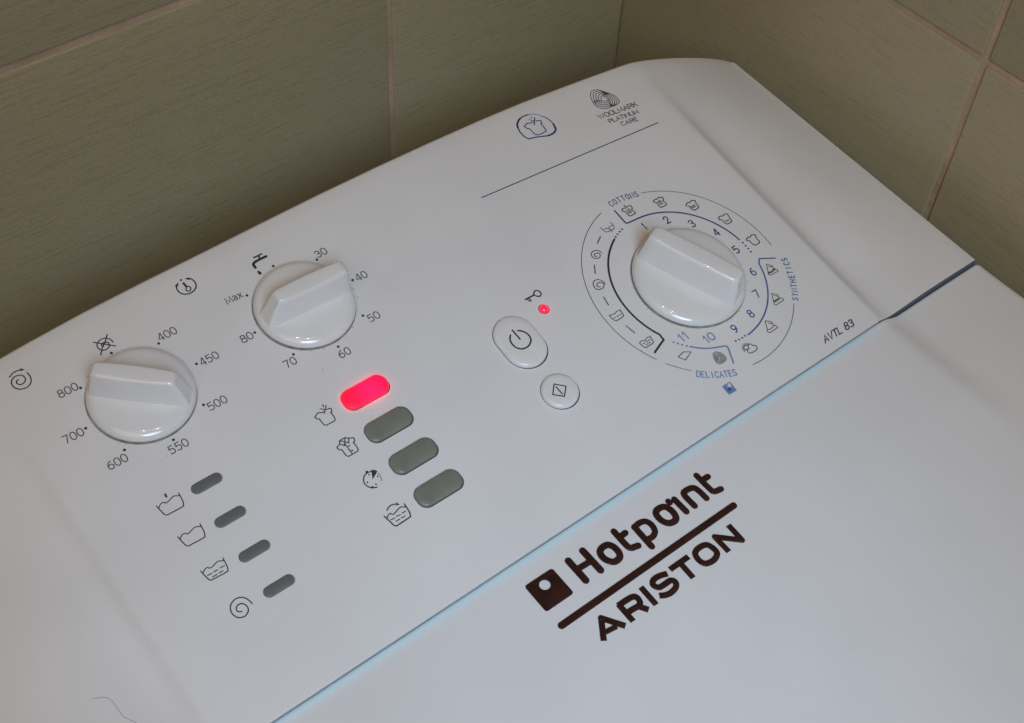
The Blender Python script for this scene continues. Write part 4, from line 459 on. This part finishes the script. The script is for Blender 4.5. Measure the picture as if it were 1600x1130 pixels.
["printed_number","400","ink2",[[-379.53,193.97],[8.0,0.0],[-0.0,3.5]],0.42,None,"panel"],
["printed_number","450","ink2",[[-371.23,174.79],[8.0,0.0],[-0.0,3.5]],0.42,None,"panel"],
["printed_number","500","ink2",[[-379.32,155.04],[8.0,0.0],[-0.0,3.5]],0.42,None,"panel"],
["printed_number","550","ink2",[[-402.17,146.24],[8.0,0.0],[-0.0,3.5]],0.42,None,"panel"],
["printed_number","600","ink2",[[-425.06,152.85],[8.0,0.0],[-0.0,3.5]],0.42,None,"panel"],
["printed_number","700","ink2",[[-433.5,171.76],[8.0,0.0],[-0.0,3.5]],0.42,None,"panel"],
["printed_number","800","ink2",[[-425.59,191.09],[8.0,0.0],[-0.0,3.5]],0.42,None,"panel"],
["printed_number","30","ink2",[[-301.06,196.18],[5.2,0.0],[-0.0,3.5]],0.43,None,"panel"],
["printed_number","40","ink2",[[-292.99,176.74],[5.2,0.0],[-0.0,3.5]],0.43,None,"panel"],
["printed_number","50","ink2",[[-300.26,156.47],[5.2,0.0],[-0.0,3.5]],0.43,None,"panel"],
["printed_number","60","ink2",[[-321.05,147.97],[5.2,0.0],[-0.0,3.5]],0.43,None,"panel"],
["printed_number","70","ink2",[[-342.83,155.79],[5.2,0.0],[-0.0,3.5]],0.43,None,"panel"],
["printed_number","80","ink2",[[-351.44,175.58],[5.2,0.0],[-0.0,3.5]],0.43,None,"panel"],
["printed_word","Max","ink2",[[-346.71,195.52],[7.4,0.0],[-0.0,3.4]],0.43,None,"panel"],
["printed_word","WOOLMARK","ink2",[[-137.59,195.53],[22.67,-2.78],[-0.01,2.84]],0.42,None,"panel"],
["printed_word","PLATINUM","ink2",[[-134.67,191.06],[17.16,-2.16],[0.17,2.33]],0.4,None,"panel"],
["printed_word","CARE","ink2",[[-130.31,186.71],[9.23,-1.29],[0.16,2.24]],0.4,None,"panel"],
["printed_word","AVTL 83","ink",[[-131.1,39.67],[18.9,-0.51],[1.44,3.28]],0.56,None,"panel"]],"L":[["letter",[["s",3.05,0,[[-297.8,21.85],[-297.89,11.12]]],["s",3.05,0,[[-290.21,21.99],[-290.18,11.13]]],["s",2.6,0,[[-296.65,16.82],[-291.37,16.57]]]],"brown raised letter H"],["letter",[["s",2.9,1,[[-285.24,17.08],[-284.95,17.51],[-284.58,17.86],[-284.14,18.15],[-283.66,18.36],[-283.17,18.5],[-282.63,18.58],[-282.02,18.58],[-281.39,18.51],[-280.81,18.37],[-280.32,18.15],[-279.92,17.83],[-279.59,17.42],[-279.31,16.94],[-279.09,16.41],[-278.93,15.86],[-278.84,15.24],[-278.81,14.54],[-278.84,13.83],[-278.92,13.15],[-279.07,12.57],[-279.27,12.09],[-279.52,11.66],[-279.83,11.29],[-280.2,11.0],[-280.63,10.79],[-281.16,10.66],[-281.78,10.59],[-282.44,10.61],[-283.08,10.73],[-283.63,10.97],[-284.11,11.37],[-284.55,11.93],[-284.95,12.57],[-285.27,13.25],[-285.48,13.89],[-285.6,14.54],[-285.62,15.23],[-285.57,15.92],[-285.44,16.55]]]],"first brown raised letter o"],["letter",[["s",2.8,0,[[-274.17,21.4],[-274.22,19.7],[-274.28,17.9],[-274.33,16.16],[-274.35,14.61],[-274.31,13.4],[-274.21,12.6],[-274.06,12.12],[-273.87,11.85],[-273.66,11.68],[-273.44,11.49],[-273.21,11.32],[-272.94,11.23],[-272.67,11.18],[-272.38,11.15],[-272.09,11.09],[-271.79,11.01],[-271.49,10.92],[-271.18,10.83],[-270.87,10.74],[-270.56,10.65]]],["s",2.7,0,[[-273.18,18.05],[-270.84,18.19]]]],"first brown raised letter t"],["letter",[["s",2.8,0,[[-266.02,18.04],[-266.4,7.16]]],["s",2.6,0,[[-266.02,18.04],[-265.42,18.11],[-264.81,18.2],[-264.21,18.28],[-263.62,18.33],[-263.06,18.31],[-262.51,18.23],[-261.96,18.12],[-261.44,17.96],[-260.97,17.73],[-260.58,17.43],[-260.26,17.04],[-260.0,16.56],[-259.8,16.02],[-259.68,15.45],[-259.62,14.88],[-259.65,14.26],[-259.76,13.6],[-259.93,12.93],[-260.17,12.31],[-260.47,11.78],[-260.85,11.36],[-261.3,10.99],[-261.81,10.7],[-262.34,10.47],[-262.89,10.32],[-263.44,10.27],[-264.03,10.32],[-264.63,10.42],[-265.24,10.55],[-265.84,10.64]]]],"brown raised letter p"],["letter",[["s",2.9,1,[[-254.59,17.53],[-254.31,17.95],[-253.95,18.27],[-253.54,18.51],[-253.08,18.67],[-252.59,18.76],[-252.02,18.79],[-251.38,18.76],[-250.72,18.64],[-250.1,18.45],[-249.6,18.16],[-249.22,17.75],[-248.91,17.23],[-248.67,16.63],[-248.5,16.0],[-248.39,15.38],[-248.34,14.73],[-248.35,14.03],[-248.43,13.32],[-248.57,12.66],[-248.75,12.11],[-248.98,11.65],[-249.27,11.25],[-249.61,10.92],[-250.0,10.67],[-250.44,10.52],[-250.97,10.47],[-251.59,10.51],[-252.24,10.64],[-252.86,10.86],[-253.38,11.17],[-253.81,11.59],[-254.19,12.12],[-254.51,12.73],[-254.76,13.38],[-254.93,14.02],[-255.01,14.72],[-255.01,15.49],[-254.94,16.26],[-254.79,16.96]]]],"second brown raised letter o"],["letter",[["s",2.8,0,[[-243.68,18.24],[-243.7,11.02]]],["s",2.6,0,[[-246.4,19.03],[-246.29,18.24]]]],"brown raised letter i leaning on the o"],["letter",[["s",2.75,0,[[-239.02,11.0],[-239.01,12.31],[-239.03,13.7],[-239.04,15.05],[-239.0,16.24],[-238.89,17.18],[-238.71,17.8],[-238.49,18.19],[-238.2,18.41],[-237.84,18.53],[-237.38,18.61],[-236.74,18.65],[-235.94,18.6],[-235.09,18.48],[-234.3,18.28],[-233.69,18.01],[-233.28,17.69],[-232.99,17.3],[-232.79,16.84],[-232.65,16.29],[-232.52,15.64],[-232.44,14.84],[-232.41,13.91],[-232.42,12.9],[-232.44,11.87],[-232.44,10.88]]]],"brown raised letter n"],["letter",[["s",2.7,0,[[-228.0,21.5],[-228.03,19.81],[-228.06,18.02],[-228.09,16.28],[-228.1,14.72],[-228.06,13.5],[-228.01,12.66],[-227.97,12.13],[-227.88,11.8],[-227.7,11.56],[-227.4,11.31],[-226.94,11.08],[-226.34,10.92],[-225.66,10.81],[-224.97,10.72],[-224.31,10.6]]],["s",2.7,0,[[-227.25,18.31],[-224.5,18.31]]]],"second brown raised letter t"],["logo_bar",[["s",3.0,0,[[-318.17,1.67],[-225.73,1.57]]]],"brown raised bar between the two words"],["letter",[["b",2.5,0,[[-303.82,-4.97],[-309.28,-12.87]]],["b",2.5,0,[[-303.82,-4.97],[-298.45,-13.15]]],["d",1.25,0,[[-303.82,-4.97]]],["b",2.1,0,[[-306.82,-10.46],[-301.3,-11.24]]]],"brown raised letter A"],["letter",[["b",2.5,0,[[-294.44,-4.5],[-294.68,-13.4]]],["b",2.5,0,[[-294.98,-4.9],[-293.73,-4.92],[-292.41,-4.94],[-291.13,-4.96],[-289.97,-5.0],[-289.02,-5.1],[-288.3,-5.22],[-287.76,-5.37],[-287.36,-5.55],[-287.06,-5.79],[-286.83,-6.1],[-286.68,-6.53],[-286.64,-7.07],[-286.69,-7.64],[-286.8,-8.18],[-286.95,-8.61],[-287.16,-8.94],[-287.43,-9.2],[-287.76,-9.41],[-288.11,-9.57],[-288.48,-9.68],[-288.85,-9.72],[-289.24,-9.69],[-289.66,-9.63],[-290.11,-9.55],[-290.62,-9.49],[-291.2,-9.45],[-291.84,-9.41],[-292.52,-9.36],[-293.21,-9.32],[-293.87,-9.27]]],["b",2.5,0,[[-288.82,-9.63],[-286.53,-13.3]]]],"brown raised letter R"],["letter",[["b",2.5,0,[[-282.34,-4.04],[-282.62,-13.39]]]],"brown raised capital letter I"],["letter",[["b",2.5,0,[[-269.7,-5.8],[-270.37,-5.56],[-271.05,-5.3],[-271.72,-5.05],[-272.38,-4.83],[-273.03,-4.68],[-273.7,-4.58],[-274.37,-4.51],[-275.03,-4.49],[-275.63,-4.53],[-276.15,-4.64],[-276.61,-4.83],[-277.01,-5.1],[-277.35,-5.42],[-277.59,-5.78],[-277.71,-6.14],[-277.71,-6.56],[-277.59,-7.04],[-277.37,-7.52],[-277.07,-7.96],[-276.72,-8.29],[-276.29,-8.49],[-275.76,-8.59],[-275.17,-8.64],[-274.55,-8.67],[-273.95,-8.7],[-273.32,-8.72],[-272.65,-8.69],[-271.98,-8.67],[-271.37,-8.69],[-270.87,-8.8],[-270.48,-9.01],[-270.16,-9.3],[-269.92,-9.64],[-269.78,-10.01],[-269.74,-10.36],[-269.82,-10.74],[-270.01,-11.15],[-270.29,-11.55],[-270.65,-11.93],[-271.08,-12.23],[-271.6,-12.46],[-272.25,-12.65],[-272.95,-12.79],[-273.64,-12.87],[-274.28,-12.91],[-274.85,-12.9],[-275.4,-12.82],[-275.93,-12.7],[-276.44,-12.55],[-276.93,-12.38],[-277.38,-12.18],[-277.81,-11.94],[-278.21,-11.68],[-278.61,-11.41],[-279.03,-11.16]]]],"brown raised letter S"],["letter",[["b",2.45,0,[[-267.68,-5.06],[-257.6,-5.07]]],["b",2.45,0,[[-262.33,-5.46],[-262.7,-13.31]]]],"brown raised capital letter T"],["letter",[["s",2.55,1,[[-254.45,-5.63],[-253.99,-5.26],[-253.42,-4.99],[-252.78,-4.8],[-252.1,-4.69],[-251.44,-4.64],[-250.73,-4.64],[-249.97,-4.7],[-249.21,-4.84],[-248.52,-5.06],[-247.97,-5.37],[-247.56,-5.82],[-247.25,-6.4],[-247.02,-7.04],[-246.87,-7.7],[-246.78,-8.31],[-246.74,-8.89],[-246.74,-9.48],[-246.82,-10.06],[-247.01,-10.59],[-247.32,-11.04],[-247.79,-11.41],[-248.42,-11.74],[-249.14,-12.01],[-249.89,-12.2],[-250.62,-12.3],[-251.36,-12.3],[-252.15,-12.22],[-252.94,-12.06],[-253.65,-11.83],[-254.21,-11.52],[-254.61,-11.12],[-254.91,-10.63],[-255.11,-10.08],[-255.22,-9.49],[-255.28,-8.89],[-255.27,-8.24],[-255.19,-7.52],[-255.03,-6.8],[-254.78,-6.15]]]],"brown raised capital letter O"],["letter",[["b",2.45,0,[[-242.72,-13.11],[-242.61,-4.68]]],["b",2.45,0,[[-242.61,-4.68],[-234.58,-12.43]]],["b",2.45,0,[[-234.58,-12.43],[-234.2,-3.96]]],["d",1.2,0,[[-242.61,-4.68]]],["d",1.2,0,[[-234.58,-12.43]]]],"brown raised capital letter N"]],"E":[[[-319.14,23.35],[-305.14,23.22],[-305.2,9.59],[-319.26,9.6]],[-312.23,19.02],2.27],"H":[[-473.83,77.52],[-470.6,76.03],[-468.67,73.89],[-468.28,70.11],[-468.03,66.1],[-466.47,63.33],[-465.14,61.05]]}
for name, strokes, lab in DATA['L']:
    V, F = raised(strokes, PLID, 0.5); put(name, V, F, 'logo', lid, 35, lab)
sq, hc, hr = DATA['E']
def rounded(poly, r, n=4):
    out = []; N = len(poly)
    for i in range(N):
        p = Vector(poly[i]); a = (Vector(poly[i-1])-p).normalized(); b = (Vector(poly[(i+1) % N])-p).normalized()
        A, B = p+a*r, p+b*r
        for k in range(n+1):
            t = k/n; out.append((1-t)**2*A+2*t*(1-t)*p+t*t*B)
    return out
def emblem():
    V, F = [], []; n = 48
    def ray_poly(c, ang, poly):
        d = Vector((math.cos(ang), math.sin(ang))); best = None
        for i in range(len(poly)):
            a, b = poly[i], poly[(i+1) % len(poly)]; e = b-a; den = d.x*e.y-d.y*e.x
            if abs(den) < 1e-9: continue
            w_ = a-c; t = (w_.x*e.y-w_.y*e.x)/den; u = (w_.x*d.y-w_.y*d.x)/den
            if t > 0 and -1e-6 <= u <= 1+1e-6 and (best is None or t < best): best = t
        return c+d*best
    c = Vector(hc); cen = sum((Vector(p) for p in sq), Vector((0, 0)))/4
    base = rounded([Vector(p) for p in sq], 1.3)
    angs = [2*math.pi*i/n for i in range(n)] + [math.atan2(*(p-c).yx) % (2*math.pi) for p in base]; angs.sort()
    rings = []
    for sc, zz in ((1, -0.3), (1, 0.3), (0.985, 0.48), (0.965, 0.52)):
        poly = [cen+(p-cen)*sc for p in base]; rings.append([(ray_poly(c, a, poly), zz) for a in angs])
    for rr_, zz in ((hr+0.25, 0.52), (hr, 0.4), (hr, -0.3)): rings.append([(c+Vector((math.cos(a), math.sin(a)))*rr_, zz) for a in angs])
    m = len(angs)
    for r_ in rings: V += [PLID(p.x, p.y, z) for p, z in r_]
    for i in range(len(rings)-1):
        for j in range(m): F.append((i*m+j, i*m+(j+1) % m, (i+1)*m+(j+1) % m, (i+1)*m+j))
    return V, F
V, F = emblem(); put('square_emblem', V, F, 'logo', lid, 35, 'brown raised square with a round hole')

# ---------------------------------------------------------------- printed marks on the panel
power_syms = {}
for name, col, surf, strokes, lab in DATA['P']:
    if surf == 'panel':
        off = {'printed_care_emblem_mark': 0.16, 'printed_care_emblem_drop': 0.2}.get(name, 0.12)
        V, F = flat_print(strokes, PN, off); put(name, V, F, col, panel, label=lab)
    else: power_syms[surf] = (name, col, strokes)
G_ = {}
def g(ch, wd, *st_): G_[ch] = (wd, st_)
O_ = lambda x0, x1, y0, y1: [( (x0+x1)/2, y1), (x0+(x1-x0)*.12, y1-(y1-y0)*.14), (x0, (y0+y1)/2), (x0+(x1-x0)*.12, y0+(y1-y0)*.14), ((x0+x1)/2, y0), (x1-(x1-x0)*.12, y0+(y1-y0)*.14), (x1, (y0+y1)/2), (x1-(x1-x0)*.12, y1-(y1-y0)*.14)]
g('0', 1, ('c', O_(0, 1, 0, 1))); g('O', 1, ('c', O_(0, 1, 0, 1)))
g('1', .55, ('l', [(.0, .74), (.62, 1), (.62, 0)]))
g('2', 1, ('s', [(.03, .72), (.15, .93), (.5, 1), (.87, .9), (.93, .68), (.7, .42), (.35, .2), (.03, .0)]), ('l', [(.03, 0), (1, 0)]))
g('3', 1, ('s', [(.05, .88), (.4, 1), (.82, .92), (.9, .74), (.75, .57), (.4, .54)]), ('s', [(.4, .54), (.82, .48), (.96, .27), (.82, .07), (.45, 0), (.03, .1)]))
g('4', 1, ('l', [(.78, 0), (.78, .98), (.68, 1), (.0, .3), (1, .3)]))
g('5', 1, ('l', [(.92, 1), (.15, 1), (.1, .55)]), ('s', [(.1, .55), (.45, .63), (.85, .55), (.96, .3), (.8, .07), (.45, 0), (.03, .09)]))
g('6', 1, ('s', [(.85, .98), (.45, .9), (.1, .62), (.02, .3), (.15, .06), (.5, 0), (.88, .08), (.98, .3), (.85, .52), (.5, .6), (.12, .48)]))
g('7', .95, ('l', [(0, 1), (.98, 1), (.35, 0)]))
g('8', 1, ('c', O_(.08, .92, .54, 1)), ('c', O_(0, 1, 0, .54)))
g('9', 1, ('s', [(.15, .02), (.55, .1), (.9, .38), (.98, .7), (.85, .94), (.5, 1), (.12, .92), (.02, .7), (.15, .48), (.5, .4), (.88, .52)]))
g('A', 1.05, ('l', [(0, 0), (.5, 1), (1, 0)]), ('l', [(.2, .34), (.8, .34)]))
g('B', 1, ('l', [(0, 0), (0, 1)])); g('C', 1, ('s', [(.98, .8), (.8, .97), (.5, 1), (.15, .93), (.0, .5), (.15, .07), (.5, 0), (.8, .03), (.98, .2)]))
g('D', 1, ('l', [(0, 0), (0, 1)]), ('s', [(0, 1), (.55, 1), (.92, .85), (1, .5), (.92, .15), (.55, 0), (0, 0)]))
g('E', .85, ('l', [(1, 1), (0, 1), (0, 0), (1, 0)]), ('l', [(0, .52), (.85, .52)])); g('H', 1, ('l', [(0, 0), (0, 1)]), ('l', [(1, 0), (1, 1)]), ('l', [(0, .52), (1, .52)]))
g('I', .12, ('l', [(.5, 0), (.5, 1)])); g('K', 1, ('l', [(0, 0), (0, 1)]), ('l', [(1, 1), (.02, .4)]), ('l', [(.35, .6), (1, 0)]))
g('L', .8, ('l', [(0, 1), (0, 0), (1, 0)])); g('M', 1.25, ('l', [(0, 0), (.08, 1), (.5, .1), (.92, 1), (1, 0)])); g('N', 1.05, ('l', [(0, 0), (0, 1), (1, 0), (1, 1)]))
g('P', .9, ('l', [(0, 0), (0, 1)]), ('s', [(0, 1), (.6, 1), (.98, .88), (.98, .6), (.6, .47), (0, .47)]))
g('R', 1, ('l', [(0, 0), (0, 1)]), ('s', [(0, 1), (.6, 1), (.95, .88), (.95, .62), (.6, .5), (0, .5)]), ('l', [(.5, .5), (1, 0)]))
g('S', .95, ('s', [(.95, .85), (.75, .98), (.45, 1), (.1, .9), (.08, .65), (.35, .54), (.7, .46), (.97, .33), (.9, .08), (.5, 0), (.2, .03), (.0, .15)]))
g('T', .95, ('l', [(0, 1), (1, 1)]), ('l', [(.5, 1), (.5, 0)])); g('U', 1, ('s', [(0, 1), (0, .35), (.12, .07), (.5, 0), (.88, .07), (1, .35), (1, 1)]))
g('V', 1.05, ('l', [(0, 1), (.5, 0), (1, 1)])); g('W', 1.5, ('l', [(0, 1), (.26, 0), (.5, .95), (.74, 0), (1, 1)])); g('Y', 1, ('l', [(0, 1), (.5, .5), (1, 1)]), ('l', [(.5, .5), (.5, 0)]))
g('a', .8, ('s', [(.1, .62), (.45, .7), (.85, .6), (.9, .4), (.9, 0)]), ('s', [(.9, .4), (.4, .38), (.05, .2), (.35, 0), (.75, .06), (.9, .2)])); g('x', .8, ('l', [(0, .68), (1, 0)]), ('l', [(0, 0), (1, .68)]))
g(' ', .5)
def glyph_strokes(ch, o, u, v, wst):
    out = []
    for k, pts in G_[ch][1]:
        P = [Vector(o)+Vector(u)*x+Vector(v)*y for x, y in pts]
        if k in 'sc': P = cr(P, k == 'c', 3)
        out.append(('s', wst, k == 'c', P))
    return out
for name, t, col, fr, wst, lab, surf in DATA['T']:
    strokes = []
    if isinstance(fr[0][0], list):
        for ch, (o, u, v) in zip(t, fr):
            k = min(1.15, max(0.15, G_[ch][0])); strokes += glyph_strokes(ch, Vector(o)+Vector(u)*(1-k)/2, Vector(u)*k, v, wst)
    else:
        o, u, v = fr; gap = 0.34 if len(t) < 5 else 0.30
        if name == 'printed_word' and len(t) == 8: gap = 0.26
        tot = sum(G_[c][0] for c in t)+gap*(len(t)-1); x = 0
        for ch in t:
            k = G_[ch][0]/tot; strokes += glyph_strokes(ch, Vector(o)+Vector(u)*x, Vector(u)*k, v, wst); x += k+gap/tot
    V, F = flat_print(strokes, PN, 0.12)
    put(name, V, F, col, panel)

# ---------------------------------------------------------------- buttons and lights
def stadium(cx, cy, hx, hy, n=10, sq=1.0):
    """outline of a slot, long axis along the larger half-size"""
    out = []; r = min(hx, hy)*sq; ax, ay = hx-r, hy-r
    for q in range(4):
        sx, sy = ((1, 1), (-1, 1), (-1, -1), (1, -1))[q]
        for k in range(n):
            a = math.pi/2*(q+k/(n-1)); out.append(Vector((cx+sx*ax+r*math.cos(a), cy+sy*ay+r*math.sin(a))))
    return out
def lofted(levels, fn=PN, top=True):
    V, F = [], []; n = len(levels[0][0])
    for pts, z in levels: V += [fn(p.x, p.y, z) for p in pts]
    for i in range(len(levels)-1):
        for j in range(n): F.append((i*n+j, i*n+(j+1) % n, (i+1)*n+(j+1) % n, (i+1)*n+j))
    if top: F.append(tuple((len(levels)-1)*n+j for j in range(n)))
    return V, F
def slot_button(name, cx, cy, hx, hy, H, m, parent, gap, lab=None, dome=0.4, bev=0.8, gh=0.07, gm='gap', sq=1.0):
    lv = [(stadium(cx, cy, hx, hy, sq=sq), 0.02), (stadium(cx, cy, hx, hy, sq=sq), H-bev), (stadium(cx, cy, hx-bev*0.3, hy-bev*0.3, sq=sq), H-bev*0.3), (stadium(cx, cy, hx-bev, hy-bev, sq=sq), H),
          (stadium(cx, cy, hx*0.7, hy*0.62, sq=sq), H+dome*0.6), (stadium(cx, cy, hx*0.35, hy*0.25, sq=sq), H+dome)]
    V, F = lofted(lv); o = put(name, V, F, m, parent, 60, lab)
    if gap:
        n = len(stadium(0, 0, 1, 1)); V, F = lofted([(stadium(cx, cy, hx-0.3, hy-0.3, sq=sq), gh), (stadium(cx+0.22, cy-0.08, hx+gap, hy+gap, sq=sq), gh)], top=False)
        put('button_gap', V, F, gm, o)
    return o
BU, BV, BD = -322.5, 129.36, 17.36
labs = ['option button glowing bright red', None, None, None]
for i in range(4):
    b = slot_button('option_button', BU+(0.3, -0.1, 0.1, 0.2)[i], BV-i*BD-0.6+(0.3, 0, 0, 0)[i], 10.6, 4.7, (1.5, 1.2, 1.3, 1.45)[i], 'lit' if i == 0 else 'grey', wm, 0.42, labs[i], dome=0.22, bev=0.6, sq=0.84)
for i in range(4):
    slot_button('indicator_light', -397.45+0.1*i, 128.1-i*17.15, 6.6, 2.35, 0.28, 'lens', wm, 0.16, dome=0.12, bev=0.2, gh=0.05, gm='grime')
pb = slot_button('power_button', -251.4, 114.0, 9.6, 13.4, 2.1, 'button', wm, 0.45, dome=0.12, bev=1.0)
sb = slot_button('start_button', -251.9, 85.3, 8.3, 8.3, 2.0, 'button', wm, 0.4, dome=0.12, bev=1.0)
for k, o in (('power', pb), ('start', sb)):
    nm, col, strokes = power_syms[k]; V, F = flat_print(strokes, PN, 2.32); put(nm, V, F, col, o)
def rev(c, prof, n=64, fn=PN, top=True):
    return lofted([(disc(c, r, n), z) for r, z in prof], fn, top)
V, F = rev((-231.3, 122.3), [(2.15, 0.02), (2.1, 0.5), (1.7, 1.1), (1.0, 1.5), (0.4, 1.65)], 24)
led = put('lock_light', V, F, 'led', wm, 80, 'small glowing red diode beside the key sign')
V, F = rev((-231.3, 122.3), [(2.1, 0.07), (2.6, 0.07)], 24, top=False); put('light_gap', V, F, 'gap', led)

# ---------------------------------------------------------------- knobs
def knob(c, r, deg, H, ptr, tail, lab):
    k = r/21.7
    prof = [(r-0.9, 0.1), (r-0.9, 0.55), (r-0.15, 0.6), (r, 0.9), (r, 1.5), (r-0.22, 2.3), (r-0.8, 3.1), (r-1.9, 3.8), (r-3.6, 4.25), (r*0.6, 4.7), (r*0.3, 4.95), (r*0.1, 5.0)]
    V, F = rev(c, prof, 96); o = put('knob', V, F, 'knob', wm, 60, lab)
    V, F = rev((c[0]-0.25, c[1]-0.1), [(r-0.8, 0.09), (r+0.42, 0.09)], 96, top=False); put('knob_collar', V, F, 'kgap', o)
    # the grip: a tapered bar across the cap, cut upright at the pointing end and sloped at the tail
    a = math.radians(deg); ux = Vector((math.cos(a), math.sin(a))); vx = Vector((-ux.y, ux.x))
    V, F = [], []; N = 22
    at, ab = tail; pt, pb_ = ptr
    st_ = []
    for i in range(N+1):
        s = i/N
        # along positions differ at the top and the foot so both ends lean
        st_.append((s, at+(pt-at)*s, ab+(pb_-ab)*s))
    prof_n = [(1.13, -0.02), (1.05, 0.025), (1.0, 0.07), (0.965, 0.13), (0.93, 0.25), (0.87, 0.5), (0.82, 0.75), (0.79, 0.9), (0.74, 0.965), (0.62, 1.0), (0.3, 1.012)]
    hb, ht = 5.7*k, 3.6*k
    for s, xt, xb in st_:
        bul = 1+0.20*math.sin(math.pi*min(1, max(0, s)))-0.10
        e = min(1, (1-s)/0.06, s/0.05); e = 0.78+0.22*math.sin(math.pi/2*max(0, e))
        ring = []
        for wv, hv in prof_n:
            hw = (hb+(ht-hb)*max(0, hv)**0.6)*bul*e
            xa = xb+(xt-xb)*hv; z = 3.9+(H-3.9)*hv
            lim = math.sqrt(max(0.1, (r+0.2)**2-hw*hw)); xa = max(-lim, min(lim, xa)); 
            edge = 1.0-(0.35 if hv > .99 and wv < .7 else 0)
            if wv < 0.7: hw = hw*(0.86 if wv > 0.5 else 0.4)
            elif wv == 0.74: hw = hw*0.955
            if s < 1e-6 and hv > 0.95: z -= 0.55
            if s > 1-1e-6 and hv > 0.95: z -= 0.55; xa -= 0.2
            ring.append((xa, hw, z))
        full = [(x, -w_, z) for x, w_, z in ring] + [(x, w_, z) for x, w_, z in ring[::-1]]
        for x, y, z in full:
            p = Vector(c)+ux*x+vx*y; V.append(PN(p.x, p.y, z))
    m = 2*len(prof_n)
    for i in range(N):
        for j in range(m-1): F.append((i*m+j, (i+1)*m+j, (i+1)*m+j+1, i*m+j+1))
    F.append(tuple(range(m))[::-1]); F.append(tuple(N*m+j for j in range(m)))
    gp = put('grip', V, F, 'knob', o, 38)
    bv = gp.modifiers.new('bevel', 'BEVEL'); bv.width = 1.3*S; bv.segments = 3; bv.limit_method = 'ANGLE'; bv.angle_limit = math.radians(38)
    return o
knob((-398.6, 175.5), 21.6, 140, 17.5, (18.5, 20.0), (-14.0, -19.6), 'spin speed knob turned between the crossed spiral and 800')
knob((-319.7, 178.1), 21.8, -2, 17.5, (18.8, 20.4), (-14.5, -19.8), 'temperature knob turned towards 40')
knob((-162.6, 100.5), 26.9, 115, 18.5, (23.8, 25.2), (-21.0, -24.3), 'large programme knob turned towards 1')

# ---------------------------------------------------------------- hair and dust
def tube(pts, r, fn, n=5):
    V, F = [], []
    P = cr([Vector(p) for p in pts], False, 5)
    for i, p in enumerate(P):
        t = (P[min(i+1, len(P)-1)]-P[max(i-1, 0)]).normalized(); nn = Vector((-t.y, t.x)); rr = r*(0.5 if i in (0, len(P)-1) else 1)
        for j in range(n):
            a = 2*math.pi*j/n; q = p+nn*math.cos(a)*rr; V.append(fn(q.x, q.y, rr+math.sin(a)*rr))
    for i in range(len(P)-1):
        for j in range(n): F.append((i*n+j, i*n+(j+1) % n, (i+1)*n+(j+1) % n, (i+1)*n+j))
    F.append(tuple(range(n))[::-1]); F.append(tuple((len(P)-1)*n+j for j in range(n)))
    return V, F
onz = lambda x, y, h=0: W(x, y, zh(x, y)+h)
V, F = tube(DATA['H'], 0.085, onz)
put('hair', V, F, 'hair', None, 180, 'thin curly dark hair lying on the white top left of the lower indicator lights', cat='hair')
def specks(n, region, m, fn, parent, rmin, rmax):
    V, F = [], []
    for i in range(n):
        x, y = region(); r = rmin+(rmax-rmin)*random.random()**3; b = len(V); el = random.uniform(0.5, 1); ro = random.uniform(0, 3.1)
        for k in range(7):
            a = 2*math.pi*k/7; q = r*random.uniform(0.7, 1.1); dx, dy = q*math.cos(a), q*el*math.sin(a)
            V.append(fn(x+dx*math.cos(ro)-dy*math.sin(ro), y+dx*math.sin(ro)+dy*math.cos(ro), 0.06+0.002*i))
        F.append(tuple(range(b, b+7)))
    put('dust_specks', V, F, m, parent, kind='stuff')
specks(70, lambda: (random.uniform(-440, -105), random.uniform(40, 212)), 'dust', PN, panel, 0.1, 0.32)
specks(40, lambda: (random.uniform(-430, -60), random.uniform(-110, 25)), 'dust', lambda x, y, h: W(x, y, zl(x, y)+h), lid, 0.1, 0.34)
def ring_region():
    c, r = random.choice([((-398.6, 175.5), 22.4), ((-319.7, 178.1), 22.6), ((-162.6, 100.5), 27.7)]); a = random.uniform(0, 6.28); q = r+abs(random.gauss(0, 0.5)); return c[0]+q*math.cos(a), c[1]+q*math.sin(a)
specks(120, ring_region, 'grime', PN, panel, 0.2, 0.6)
